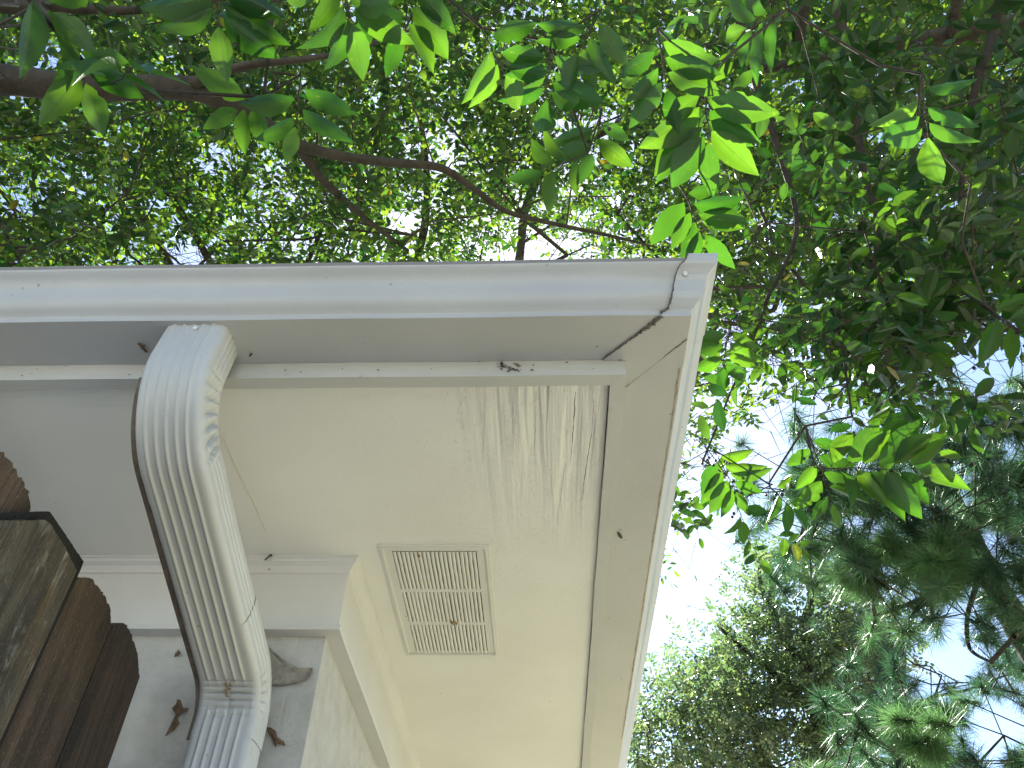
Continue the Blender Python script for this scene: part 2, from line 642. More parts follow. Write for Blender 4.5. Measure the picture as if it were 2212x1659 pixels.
# soffit: two boards meeting in one sheet (L shaped), 12 mm thick
sb = MB()
xi, yi = XB - TF - 0.001, YB + TF + 0.001
z0, z1 = ZS, ZS + 0.014
L = [(XL + .6, yi), (xi, yi), (xi, YFAR - .1), (XW - 0.1, YFAR - .1), (XW - 0.1, YW + 0.1), (XL + .6, YW + 0.1)]
for z, flip in ((z0, True), (z1, False)):
    pts = [(x, y, z) for x, y in L]
    for q in ([0, 1, 4, 5], [1, 2, 3, 4]):
        sb.add([pts[i] for i in q], [(3, 2, 1, 0) if flip else (0, 1, 2, 3)])
soffit = sb.build('soffit', M_SOFFIT, house)

# fascia board behind the gutter
prof = [(0.0, ZF), (0.0, GZ + 0.12), (-TF, GZ + 0.12), (-TF, ZF)]
V, Fc = lsweep(prof, XB, YB, wav=0.0005, step=0.03)
fascia = obj('fascia_board', V, Fc, M_FASCIA, house)
mb = MB()                                    # rounded end of the old board near the corner: shallow paint ridge
rs = np.random.default_rng(3)
for i in range(44):                          # bare specks where paint has chipped off the board face
    cx = rs.normal(-0.055, 0.018) if i < 26 else rs.uniform(-1.0, 0.12)
    cz = ZF + rs.uniform(0.004, 0.032)
    r = rs.uniform(0.0010, 0.0028) if i < 26 else rs.uniform(0.0008, 0.0017)
    a0 = rs.random() * 6
    pts = [(cx + r * rs.uniform(.5, 1.6) * math.cos(a0 + a) * 1.5, YB - 0.0022, cz + r * rs.uniform(.5, 1.3) * math.sin(a0 + a)) for a in np.linspace(0, 5.4, 7)]
    mb.add(pts, [tuple(range(7))])
tag(mb.build('paint_flecks', M_CRACK, fascia), kind='stuff')


def strip(pts, widths, normal, mat, name, parent, lift=0.0015, jit=0.25, sub=10, seed=0):
    """A ragged flat bead along pts lying on a surface with the given normal."""
    r_ = np.random.default_rng(seed)
    pts = np.asarray(pts, float)
    nrm = np.asarray(normal, float)
    P, W = [], []
    for i in range(len(pts) - 1):
        for t in np.linspace(0, 1, sub, endpoint=False):
            P.append(pts[i] * (1 - t) + pts[i + 1] * t)
            W.append(widths[i] * (1 - t) + widths[i + 1] * t)
    P.append(pts[-1])
    W.append(widths[-1])
    P = np.array(P)
    m_ = MB()
    V = []
    for i, p in enumerate(P):
        d = P[min(i + 1, len(P) - 1)] - P[max(i - 1, 0)]
        s = np.cross(d, nrm)
        s /= np.linalg.norm(s)
        w = W[i] * r_.uniform(1 - jit, 1 + jit)
        off = s * W[i] * r_.uniform(-jit, jit)
        V += [p + off + s * w / 2 + nrm * 0.0003, p + off + nrm * lift, p + off - s * w / 2 + nrm * 0.0003]
    Fc = []
    for i in range(len(P) - 1):
        for a in (0, 1):
            Fc.append((i * 3 + a, i * 3 + 3 + a, i * 3 + 4 + a, i * 3 + 1 + a))
    m_.add(V, Fc)
    return m_.build(name, mat, parent)


DOWN = (0, 0, -1)
# long cracks and lifted paint edges in the weathered corner of the soffit
for i, (q, w) in enumerate([
    ([(1243, 846), (1240, 900), (1236, 960), (1232, 1000)], [.0022, .0030, .0018, .0006]),
    ([(1283, 862), (1279, 930), (1270, 985), (1262, 1040), (1258, 1080)], [.0008, .0018, .0025, .0030, .0008]),
    ([(1158, 842), (1157, 930), (1153, 985)], [.0006, .0012, .0005]),
    ([(1342, 900), (1338, 950), (1335, 985)], [.0008, .0020, .0010]),
    ([(1221, 1000), (1213, 1060), (1204, 1130)], [.0005, .0013, .0005]),
    ([(1048, 850), (1046, 930), (1042, 1000)], [.0005, .0009, .0005]),
    ([(1108, 850), (1107, 920), (1110, 980)], [.0004, .0010, .0004]),
    ([(1312, 1030), (1306, 1080), (1301, 1130)], [.0022, .0014, .0006])]):
    strip([on_z(x, y, ZS - CZ) for x, y in q], [x_ * .42 for x_ in w], DOWN, M_CRACK, 'paint_crack', soffit, 0.0006, 0.5, 8, i)

# soffit vent: stamped frame and three banks of louvres
vent = obj('soffit_vent', [], [], M_VENT, house)
va, vb = -0.352, -0.117                       # X
ya, yb = 1.466, 1.958                         # Y
zt = ZS - 0.0005
fm = MB()
skew = lambda y: (y - ya) * -0.008


def frame_ring(x0, x1, y0, y1, w, h0, h1, m_):
    for (a, b, c, d) in ((x0, x1, y0, y0 + w), (x0, x1, y1 - w, y1), (x0, x0 + w, y0 + w, y1 - w), (x1 - w, x1, y0 + w, y1 - w)):
        m_.box(a, b, c, d, zt - h1, zt + 0.0005)


frame_ring(va, vb, ya, yb, 0.010, 0, 0.0035, fm)
frame_ring(va + 0.010, vb - 0.010, ya + 0.010, yb - 0.010, 0.011, 0, 0.0022, fm)
frame_ring(va + 0.0055, vb - 0.0055, ya + 0.0055, yb - 0.0055, 0.003, 0, 0.0058, fm)
yr = [(1.4885, 1.640), (1.652, 1.790), (1.802, 1.9455)]
for (p, q) in ((1.640, 1.652), (1.790, 1.802)):
    fm.box(va + 0.021, vb - 0.021, p, q, zt - 0.0030, zt + 0.0005)
fm.box(va + 0.021, va + 0.027, ya + .02, yb - .014, zt - 0.0031, zt + 0.0005)
fm.box(vb - 0.027, vb - 0.021, ya + .02, yb - .014, zt - 0.0031, zt + 0.0005)
fm.build('frame', M_VENT, vent)
pn = MB()
pn.box(va + 0.02, vb - 0.02, ya + 0.02, yb - 0.014, zt - 0.0008, zt - 0.0002)  # dark sheet standing in for the shade inside the louvre gaps
pn.build('shade_panel', flat('louvre_gap_shade', (0.06, 0.055, 0.048), 0.9, 60, 0.3), vent)
rv = np.random.default_rng(5)
for (p, q) in yr:
    lm = MB()
    x0, x1 = va + 0.028, vb - 0.028
    ns = 20
    pitch = (x1 - x0) / ns
    for s in range(ns):
        a = x0 + s * pitch
        gap = pitch * rv.uniform(0.11, 0.20)
        ny = 9
        vs, fs = [], []
        for j in range(ny):
            y = p + (q - p) * j / (ny - 1)
            e = 1.0 if 0 < j < ny - 1 else 0.55
            jx = rv.normal(0, 0.00022)
            for (u, h) in ((0.0, 0.0015), (0.25, 0.0042 * e), (0.62, 0.0052 * e), (0.93, 0.0036 * e), (1.0, 0.0014)):
                vs.append((a + jx + u * (pitch - gap), y, zt - h - 0.0004))
        for j in range(ny - 1):
            for u in range(4):
                fs.append((j * 5 + u, j * 5 + u + 1, j * 5 + 6 + u, j * 5 + 5 + u))
        lm.add(vs, fs)
    lm.build('louvre_bank', M_VENT, vent, True)

# roof: low hip over the eaves
rb = MB()
ex, ey = XB + 0.035, YB - 0.035
rz = GZ + 0.105
ridge = 3.2
tanp = 0.40
A = (XL - 0.3, ey, rz)
B = (ex, ey, rz)
Cc = (ex, YFAR, rz)
D = (XL - .3, YFAR, rz)
hm = (YFAR - ey) / 2
R1 = (ex - hm, ey + hm, rz + hm * tanp)
R0 = (XL - .3 + hm * .4, ey + hm, rz + hm * tanp)
rb.add([A, B, Cc, D, R1, R0], [(0, 1, 4, 5), (1, 2, 4), (2, 3, 5, 4), (3, 0, 5), (3, 2, 1, 0)])
rb.build('roof', M_SHINGLE, house)

# ---- gutter
OB = WG                                       # bottom is as wide as WG, front edge at OB from the fascia
ctrl = [(OB, 0.0), (OB - .0006, 0.0035), (OB - 0.0012, 0.0085), (OB + 0.0015, 0.0125), (OB + 0.0085, 0.0175), (OB + 0.0155, 0.0245), (OB + 0.0200, 0.034),
        (OB + 0.0225, 0.0455), (OB + 0.0250, 0.0555), (OB + 0.0300, 0.0650), (OB + 0.0375, 0.0720), (OB + 0.0440, 0.0765), (OB + LIP, 0.0795), (OB + LIP, LIPZ)]
prof = [(0.0008, GZ + 0.10), (0.0008, GZ)] + [(OB * t, GZ) for t in (0.33, 0.66)] + [(o, GZ + z) for o, z in ctrl]
inner = [(o - 0.0012, z + (0.0012 if z < GZ + .05 else 0)) for o, z in reversed(prof[1:])]
full = prof + inner
V, Fc = lsweep(full, XB, YB, closed=True, wav=0.0005)
gutter = obj('gutter', V, Fc, [M_ALU, M_LIP], house, False)
npf = len(full)
lip_i = len(prof) - 2
mi = [1 if (f < len(Fc) - 2 and (f % npf) in (lip_i, lip_i + 1)) else 0 for f in range(len(Fc))]
gutter.data.polygons.foreach_set('material_index', mi)
sm = [(f % npf) in range(4, len(prof) - 2) for f in range(len(Fc))]
gutter.data.polygons.foreach_set('use_smooth', sm)

# folded corner piece over the mitre (1.4 mm proud of the two runs)
P = prof[1:]
off = 0.0018
nP_ = len(P)
Pn = []
for i, (o, z) in enumerate(P):
    a = P[max(i - 1, 0)]
    b = P[min(i + 1, nP_ - 1)]
    t = np.array([b[0] - a[0], b[1] - a[1]])
    t = t / np.linalg.norm(t)
    nn = np.array([t[1], -t[0]])              # outward and down
    Pn.append((o + nn[0] * off, z + nn[1] * off))
Pn[-1] = (Pn[-1][0] + .002, Pn[-1][1] + .007)
s1 = on_z(1300, 778, 1.0)
s2 = on_z(1432, 681, 1.0)
s3 = on_z(1489, 561, 1.0 + LIPZ)


def seam_x(o, k):
    t = min(1.0, max(0.0, o / OB))
    if o <= OB - 0.0005:
        return s1[0] + (s2[0] - s1[0]) * t
    tz = (k - 4) / max(1, nP_ - 5)
    return s2[0] + (s3[0] - s2[0]) * (tz ** 1.3) + 0.004 * math.sin(tz * 6)


V = []
for i, (o, z) in enumerate(Pn):
    V.append((seam_x(P[i][0], i), YB - o, z))
for o, z in Pn:
    V.append((XB + o, YB - o, z))
for i, (o, z) in enumerate(Pn):
    t = min(1, P[i][0] / OB)
    V.append((XB + o, YB + 0.045 - 0.03 * t, z))
Fc = [(s * nP_ + i, (s + 1) * nP_ + i, (s + 1) * nP_ + i + 1, s * nP_ + i + 1) for s in range(2) for i in range(nP_ - 1)]
cm = obj('corner_mitre', V, Fc, M_ALU, gutter)
cm.modifiers.new('thick', 'SOLIDIFY').thickness = 0.0012
# dark old sealant squeezed out along the seam
sp_ = [(seam_x(o, i) - 0.001, YB - Pn[i][0], Pn[i][1]) for i, (o, z) in enumerate(P) if o < OB + 0.0001]
b0 = np.array([s1[0], YB - 0.004, GZ - 0.0015])
b1 = np.array([s2[0], YF + 0.001, GZ - 0.0015])
mid = b0 * .45 + b1 * .55
strip([b0, b0 * .7 + b1 * .3, mid, b0 * .2 + b1 * .8, b1], [.0022, .0028, .0034, .0072, .0060], DOWN, M_SEAL, 'sealant', gutter, 0.002, 0.35, 12, 1)
fp = [np.array([seam_x(P[i][0], i) - 0.0008, YB - Pn[i][0] - 0.0006, Pn[i][1] - 0.0006]) for i in range(4, nP_)]
strip(fp, [.0050, .0045, .0035, .0030, .0024, .0020, .0018, .0016, .0014, .0014, .0016, .0018, .0022, .0022, .002][:len(fp)], (0, -0.9, -0.43), M_SEAL, 'sealant', gutter, 0.0012, 0.35, 5, 2)
q0, q1 = on_z(1352, 836, .998), on_z(1484, 732, .998)
strip([q0, q0 * .9 + q1 * .1, q0 * .5 + q1 * .5, q0 * .12 + q1 * .88, q1], [.0022, .0006, .0003, .0022, .0030], DOWN, M_SEAL, 'sealant', gutter, 0.0004, 0.5, 10, 4)


strip([(XB + OB - .004, y, GZ - .0008) for y in np.linspace(YB - .02, YB + 1.6, 60)], list(.0006 + .0022 * np.random.default_rng(8).random(60)), DOWN, flat('ochre_dirt', (0.30, 0.235, 0.14), 0.85, 120, 0.5), 'dirt_line', gutter, 0.0003, 0.6, 4, 9)


def dome(c, nrm, r, h, mat, name, parent):
    nrm = np.asarray(nrm, float)
    nrm /= np.linalg.norm(nrm)
    a = np.cross(nrm, [0.3, 0.8, 0.52])
    a /= np.linalg.norm(a)
    b = np.cross(nrm, a)
    V, Fc = [], []
    nseg = 14
    for rr, hh in ((1, 0), (.95, .35), (.7, .8), (.35, .98)):
        for k_ in range(nseg):
            t = 2 * math.pi * k_ / nseg
            V.append(np.asarray(c) + (a * math.cos(t) + b * math.sin(t)) * r * rr + nrm * h * hh)
    for q in range(3):
        for k_ in range(nseg):
            k2 = (k_ + 1) % nseg
            Fc.append((q * nseg + k_, q * nseg + k2, (q + 1) * nseg + k2, (q + 1) * nseg + k_))
    Fc.append(tuple(3 * nseg + k_ for k_ in range(nseg)))
    return obj(name, V, Fc, mat, parent, True)


rp = on_y(1480, 591, YB - (OB + 0.034))
dome(rp, (0, -.8, -.6), 0.0042, 0.0018, M_SCREW, 'rivet', gutter)

# ---- downspout: corrugated box pipe, two bends
AX = -0.566
ALPHA = math.atan(0.297)
turn = math.pi / 2 - ALPHA


def front_path():
    """front face line: list of (Y, z, tangent angle from straight down, piece, phase in bend)"""
    out = []
    yv, r1 = 0.858, 0.165
    corner = (yv, 0.802)
    tl = r1 * math.tan(turn / 2)
    for t in np.linspace(0, 1, 8, endpoint=False):
        out.append((0.866 + (yv - 0.866) * t, 1.0 + (corner[1] + tl - 1.0) * t, 0.0, 'e1', -1))
    c = (yv + r1, corner[1] + tl)
    for t in np.linspace(0, 1, 57):
        a = turn * t
        out.append((c[0] - r1 * math.cos(a), c[1] - r1 * math.sin(a), a, 'e1', t))
    y0, z0_ = out[-1][0], out[-1][1]
    yj = 1.425
    zc = z0_ - (yj - y0) * math.tan(ALPHA)
    r2 = 0.055
    t2 = r2 * math.tan(turn / 2)
    yend, zend = yj - t2 * math.cos(ALPHA), zc + t2 * math.sin(ALPHA)
    j1, j2 = 0.12, 0.70
    for t in np.linspace(0.02, 1, 40, endpoint=False):
        out.append((y0 + (yend - y0) * t, z0_ + (zend - z0_) * t, turn, 'e1' if t < j1 else ('p1' if t < j2 else 'e2'), -1))
    c2 = (yj - r2, zc - t2)
    for t in np.linspace(0, 1, 57):
        a = turn * (1 - t)
        out.append((c2[0] + r2 * math.cos(a), c2[1] + r2 * math.sin(a), a, 'e2', t))
    ys, zs_ = out[-1][0], out[-1][1]
    for t in np.linspace(0.02, 1, 30):
        out.append((ys, zs_ + (0.06 - CZ - zs_) * t, 0.0, 'e2' if t < 0.05 else 'p2', -1))
    return out


def ring_points():
    pts = []                                  # (u across, v from front, zone)
    for u in np.linspace(-1, 1, 75):
        pts.append((u, 0.0, 'f'))
    for a in np.linspace(0, math.pi / 2, 6)[1:-1]:
        pts.append((1, a, 'c1'))
    for v in np.linspace(0, 1, 28):
        pts.append((1, v, 'r'))
    for a in np.linspace(0, math.pi / 2, 5)[1:-1]:
        pts.append((1, a, 'c2'))
    for u in np.linspace(1, -1, 14):
        pts.append((u, 1, 'b'))
    for a in np.linspace(0, math.pi / 2, 5)[1:-1]:
        pts.append((-1, a, 'c3'))
    for v in np.linspace(1, 0, 28):
        pts.append((-1, v, 'l'))
    for a in np.linspace(0, math.pi / 2, 6)[1:-1]:
        pts.append((-1, a, 'c4'))
    return pts


RP = ring_points()


def saw(p):
    p = p - math.floor(p)
    return p / 0.8 if p < 0.8 else (1 - p) / 0.2


def ring(st, frac, grow):
    Y, z, a, piece, ph = st
    hw = 0.0505 + 0.0065 * frac + grow       # half width
    dp = 0.074 + grow
    rc = 0.013
    z += CZ
    tang = np.array([0, math.sin(a), -math.cos(a)])
    inw = np.array([0, math.cos(a), math.sin(a)])   # from the front face to the back face
    ex_ = np.array([1.0, 0, 0])
    V = []
    fw = hw - rc
    for u, v, zn in RP:
        du = dv = 0.0
        if zn == 'f':
            x, d = u * fw, 0.0
            for k_ in range(-2, 3):
                q = (x - k_ * 0.0158 + 0.002) / 0.0027
                dv -= 0.0030 * math.exp(-q * q)
            if piece == 'e2' and ph >= 0:
                e = math.sin(math.pi * ph) ** 0.5
                flat_ = 1 - e
                dv *= flat_
                dv += 0.0085 * e * saw(ph * 6.0) ** 3 * (1 - 0.75 * min(1, abs(u)) ** 2) - 0.001 * e
            if piece == 'e2' and ph >= 0:
                dv += 0.0020 * math.exp(-(x / 0.004) ** 2)
        elif zn in ('r', 'l'):
            x, d = u * hw, rc + v * (dp - 2 * rc)
            s_ = 1 if zn == 'r' else -1
            for k_ in (0.25, 0.5, 0.75):
                q = (v - k_) / 0.055
                du += s_ * 0.0022 * math.exp(-q * q)
            if piece == 'e1' and ph >= 0:
                w = min(1, max(0.22, (v + 0.08) / 0.5))
                e = min(1, math.sin(math.pi * ph) * 2.2)
                sk = saw(ph * 7.5 + 0.35 * v)
                du += s_ * (-0.0125 * w * e * sk + 0.002 * w * e)
            if piece == 'e2' and ph >= 0:
                w = min(1, max(0, (0.75 - v) / 0.6))
                e = math.sin(math.pi * ph)
                du += s_ * (-0.006) * w * e * saw(ph * 6.0 - 0.4 * v)
        elif zn == 'b':
            x, d = u * fw, dp
            if piece == 'e1' and ph >= 0:
                dv -= 0.006 * math.sin(math.pi * ph) * saw(ph * 7.5 + 0.35)
        else:
            sgn = u
            cxx = sgn * fw
            if zn == 'c1' and piece == 'e1' and ph >= 0:
                du -= 0.0032 * min(1, math.sin(math.pi * ph) * 2.2) * saw(ph * 7.5) * (v / 1.57)
            if zn == 'c1':
                x, d = cxx + rc * math.sin(v), rc - rc * math.cos(v)
            elif zn == 'c2':
                x, d = cxx + rc * math.cos(v), dp - rc + rc * math.sin(v)
            elif zn == 'c3':
                x, d = cxx - rc * math.sin(v), dp - rc + rc * math.cos(v)
            else:
                x, d = cxx - rc * math.cos(v), rc - rc * math.sin(v)
        V.append(np.array([AX + 0.0015, Y, z]) + ex_ * (x + du) + inw * (d + dv))
    return V


path = front_path()
arc = [0.0]
for i in range(1, len(path)):
    arc.append(arc[-1] + math.hypot(path[i][0] - path[i - 1][0], path[i][1] - path[i - 1][1]))
tot = 0.95
downspout = obj('downspout', [], [], M_PIPE, house)
nr = len(RP)
pieces = [('e1', 'elbow', 0.0010), ('p1', 'pipe', 0.0), ('e2', 'elbow', 0.0010), ('p2', 'pipe', -0.0002)]
for key, nm, grow in pieces:
    idx = [i for i, s in enumerate(path) if s[3] == key]
    if key in ('p1', 'p2'):
        idx = [idx[0] - 1] + idx
    if key == 'p1':
        idx = idx + [idx[-1] + 1]
    V, Fc = [], []
    for n_, i in enumerate(idx):
        st = list(path[i])
        st[3] = key
        if key in ('p1', 'p2'):
            st[4] = -1
        V += ring(st, min(1, arc[i] / tot), grow)
    for s in range(len(idx) - 1):
        for i in range(nr):
            j = (i + 1) % nr
            Fc.append((s * nr + i, s * nr + j, (s + 1) * nr + j, (s + 1) * nr + i))
    o = obj(nm, V, Fc, M_PIPE, downspout, True)
V, Fc = [], []
sel = [i for i, s_ in enumerate(path) if s_[3] in ('e1', 'p1', 'e2') and 18 < i and not (s_[3] == 'e2' and s_[4] > .9)]
for n_, i in enumerate(sel):
    Y, z, a, pc, ph = path[i]
    f = min(1, arc[i] / tot)
    hw = 0.0505 + 0.0065 * f
    inw = np.array([0, math.cos(a), math.sin(a)])
    w = 0.0060 + 0.0050 * math.sin(math.pi * min(1, n_ / len(sel)))
    for dx, dd in ((0.004, .011), (-w, .011), (-w, .014), (0.004, .014)):
        V.append(np.array([AX + 0.0015 - hw + dx, Y, z + CZ]) + inw * dd)
for q in range(len(sel) - 1):
    for i in range(4):
        j = (i + 1) % 4
        Fc.append((q * 4 + i, q * 4 + j, q * 4 + 4 + j, q * 4 + 4 + i))
obj('brown_edge_strip', V, Fc, flat('brown_edge', (0.12, 0.095, 0.07), 0.8, 60, 0.4), downspout)  # brown strip along the left edge of the pipe
c = on_y(422, 708, 0.8625)
dome(c, (0, -1, -0.1), 0.0042, 0.002, M_SCREW, 'screw', downspout)
rp_ = [s_ for s_ in path if s_[3] == 'e2' and .10 <= s_[4] <= .62]
pts = [np.array([AX - .001, s_[0], s_[1] + CZ]) - np.array([0, math.cos(s_[2]), math.sin(s_[2])]) * 0.0012 for s_ in rp_[::6]]
strip(pts, [.002, .006, .009, .004, .006, .003, .0015][:len(pts)], (0, -.8, -.6), M_RUST, 'rust_stain', downspout, 0.0012, 0.6, 8, 77)

# ------------------------------------------------------------------ little things stuck to the house
def blob_thing(name, label, cat, pts, nrm, mat, thick=0.004, group=None, seed=0, rough=0.3):
    """An irregular dry scrap with outline pts (3D, on a surface with normal nrm), curled and thin but solid."""
    r_ = np.random.default_rng(seed)
    pts = np.asarray(pts, float)
    nrm = np.asarray(nrm, float)
    nrm /= np.linalg.norm(nrm)
    dense = []
    for i in range(len(pts)):
        a, b = pts[i], pts[(i + 1) % len(pts)]
        for t in np.linspace(0, 1, 6, endpoint=False):
            sz = np.linalg.norm(b - a)
            dense.append(a * (1 - t) + b * t + (r_.normal(0, 0.05, 3) * sz * rough))
    dense = np.array(dense)
    c = dense.mean(0)
    V, Fc = [], []
    nd = len(dense)
    rings = [1.0, 0.75, 0.45, 0.15]
    for side in (1, 0):
        for rr in rings:
            for p in dense:
                q = c + (p - c) * rr
                h = thick * (0.4 + 1.1 * (1 - rr)) if side else thick * 0.15 + thick * 0.9 * (1 - rr)
                V.append(q + nrm * (h + r_.normal(0, thick * 0.12)))
    for s in range(2):
        base = s * nd * len(rings)
        for k_ in range(len(rings) - 1):
            for i in range(nd):
                j = (i + 1) % nd
                f = (base + k_ * nd + i, base + k_ * nd + j, base + (k_ + 1) * nd + j, base + (k_ + 1) * nd + i)
                Fc.append(f if s == 0 else f[::-1])
        Fc.append(tuple(base + (len(rings) - 1) * nd + i for i in range(nd)))
    for i in range(nd):
        j = (i + 1) % nd
        Fc.append((i, j, nd * len(rings) + j, nd * len(rings) + i))
    o = obj(name, V, Fc, mat, None, True)
    return tag(o, label, cat, group)


def c2(x, y):                                # crop used when measuring the lower pipe
    return (500 + .6462 * x) / 1.8517, (2000 + .6462 * y) / 1.8517


yy = YW - 0.006
blob_thing('dead_leaf', 'large grey curled dead leaf caught between downspout and brick wall', 'dead leaf',
           [on_y(*c2(*q), yy) for q in [(860, 890), (940, 955), (1010, 1010), (1080, 1045), (1140, 1055), (1166, 1040), (1150, 1085), (1120, 1115), (1040, 1138), (960, 1148), (885, 1140), (860, 1000)]],
           (0, -1, -.2), M_GREYDEAD, 0.007, 'dead leaves caught beside the downspout', 3, 0.25)
blob_thing('dead_leaf', 'brown ragged scrap of dead leaf hanging left of downspout', 'dead leaf',
           [on_y(*c2(*q), yy) for q in [(395, 1288), (360, 1290), (345, 1240), (325, 1235), (318, 1265), (292, 1292), (310, 1310), (318, 1335), (310, 1360), (290, 1385), (300, 1410), (250, 1462), (300, 1425), (335, 1385), (325, 1350), (345, 1320), (385, 1310)]],
           (0, -1, -.2), M_DEAD, 0.005, 'dead leaves caught beside the downspout', 4, 0.2)
blob_thing('dead_leaf', 'small brown dead leaf right of lower downspout bend', 'dead leaf',
           [on_y(*c2(*q), yy) for q in [(876, 1405), (905, 1410), (935, 1430), (945, 1470), (985, 1495), (995, 1525), (965, 1512), (940, 1510), (935, 1535), (920, 1500), (905, 1465), (880, 1430)]],
           (0, -1, -.2), M_DEAD, 0.005, 'dead leaves caught beside the downspout', 5, 0.2)
blob_thing('dead_leaf', 'tiny brown leaf scrap behind left edge of downspout at frieze', 'dead leaf',
           [on_y(*c2(*q), yy) for q in [(335, 925), (345, 950), (325, 968), (303, 972), (315, 945)]],
           (0, -1, -.2), M_DEAD, 0.003, 'dead leaves caught beside the downspout', 6, 0.2)
blob_thing('dead_leaf', 'dry wisp hanging under gutter left of downspout outlet', 'dead leaf',
           [on_z(x, y, .9985) for x, y in [(297, 741), (304, 740), (309, 745), (314, 743), (311, 750), (317, 757), (321, 760), (314, 759), (308, 752)]],
           DOWN, M_DEAD, 0.004, 'dead leaves caught beside the downspout', 7, 0.2)
blob_thing('insect_cocoon', 'small black oval cocoon under right gutter run', 'cocoon',
           [on_z(x, y, .9985) for x, y in [(1333, 1150), (1336, 1149), (1342, 1155), (1345, 1161), (1342, 1163), (1336, 1158)]], DOWN, M_COCOON, 0.004, 'cocoons and specks on the eave', 8, 0.1)
blob_thing('insect_cocoon', 'dark speck under front gutter right of downspout', 'cocoon',
           [on_z(x, y, .9985) for x, y in [(538, 767), (543, 762), (546, 763), (543, 768), (540, 770)]], DOWN, M_COCOON, 0.003, 'cocoons and specks on the eave', 9, 0.3)
blob_thing('insect_cocoon', 'brown cocoon stuck between the lower louvre banks of vent', 'cocoon',
           [on_z(x, y, ZS - CZ - .006) for x, y in [(972, 1340), (980, 1343), (989, 1345), (987, 1349), (980, 1350), (973, 1346)]], DOWN, M_RUST, 0.003, 'cocoons and specks on the eave', 10, 0.5)
blob_thing('insect_cocoon', 'tiny brown speck on first louvre bank of vent', 'cocoon',
           [on_z(x, y, ZS - CZ - .006) for x, y in [(901, 1198), (905, 1197), (909, 1201), (906, 1204), (902, 1203)]], DOWN, M_RUST, 0.002, 'cocoons and specks on the eave', 11, 0.4)
blob_thing('dry_twig', 'short black twig bits caught on crown moulding above frieze', 'twig',
           [on_y(*c2(*q), YW - .053) for q in [(862, 372), (885, 350), (905, 340), (914, 324), (912, 345), (890, 357), (870, 376)]], (0, -1, -.3), M_COCOON, 0.003, None, 12, 0.2)
blob_thing('dead_leaf', 'little curled brown wisp clinging to front of downspout', 'dead leaf',
           [on_y(*c2(*q), 1.302) for q in [(645, 708), (655, 712), (650, 730), (668, 745), (664, 750), (642, 732)]], (0, -.3, -.95), M_DEAD, 0.003, 'dead leaves caught beside the downspout', 13, 0.2)


def web(pts3, name, label, w=0.0009):
    o = strip(pts3, [w] * len(pts3), DOWN, M_WEB, name, None, 0.0004, 0.3, 8, len(label))
    return tag(o, label, 'cobweb')


M_WEB = flat('web_silk', (0.62, 0.58, 0.45), 0.6, 60, 0.1)
web([on_z(*q, ZS - CZ - .003) for q in [(482, 945), (510, 1010), (545, 1080), (575, 1150)]], 'cobweb', 'pale cobweb thread running across soffit beside downspout', 0.0022)

# ------------------------------------------------------------------ fence
fence = empty('wooden_fence', 'weathered brown dog-ear picket fence meeting the house at lower left', 'fence')
XFN = -0.78


def picket(y0, y1, top, clip, mat, x0, thick=0.018, name='picket', rough=0.0022, seed=0, near=None, top1=None):
    r_ = np.random.default_rng(seed)
    ca, cb = near or clip
    fa, fb = clip
    t1 = top if top1 is None else top1
    key = [(y0, 0.02), (y0, top - cb), (y0 + ca * .35, top - cb * .35), (y0 + ca, top), (y1 - fa, t1), (y1 - fa * .3, t1 - fb * .4), (y1, t1 - fb), (y1, 0.02)]
    out = []
    for i in range(len(key) - 1):
        a, b = np.array(key[i]), np.array(key[i + 1])
        n_ = max(2, int(np.linalg.norm(b - a) / 0.006)) if a[1] > 1 and b[1] > top - .2 else 12
        for t in np.linspace(0, 1, n_, endpoint=False):
            p = a * (1 - t) + b * t
            j = rough if p[1] > top - 0.11 else rough * .35
            out.append((p[0] + r_.normal(0, j), p[1] + r_.normal(0, j)))
    out.append(key[-1])
    nn = len(out)
    V = [(x0, y, z) for y, z in out] + [(x0 - thick, y, z) for y, z in out]
    Fc = [tuple(range(nn)), tuple(range(2 * nn - 1, nn - 1, -1))]
    Fc += [(i, i + nn, (i + 1) % nn + nn, (i + 1) % nn) for i in range(nn)]
    return obj(name, V, Fc, mat, fence)


Z = lambda z: z + CZ


def outline_board(px, X, mat, name, thick, rough, seed, yfoot=None):
    """board in a plane of constant X; its top outline is measured in the photograph, the sides run straight down"""
    r_ = np.random.default_rng(seed)
    key = [tuple(on_x(x, y, X)[1:]) for x, y in px]
    out = [(key[0][0] if yfoot is None else yfoot, 0.02)]
    if yfoot is not None:
        out.append((yfoot, key[0][1]))
    for i in range(len(key) - 1):
        a, b = np.array(key[i]), np.array(key[i + 1])
        n_ = max(2, int(np.linalg.norm(b - a) / 0.005))
        for t in np.linspace(0, 1, n_, endpoint=False):
            p = a * (1 - t) + b * t
            out.append((p[0] + r_.normal(0, rough), p[1] + r_.normal(0, rough)))
    yk, zk = key[-1]
    for t in np.linspace(0, 1, 14):
        out.append((yk + r_.normal(0, rough * .3), zk * (1 - t) + 0.02 * t))
    nn = len(out)
    V = [(X, y, z) for y, z in out] + [(X - thick, y, z) for y, z in out]
    Fc = [tuple(range(nn)), tuple(range(2 * nn - 1, nn - 1, -1))]
    Fc += [(i, i + nn, (i + 1) % nn + nn, (i + 1) % nn) for i in range(nn)]
    return obj(name, V, Fc, mat, fence)


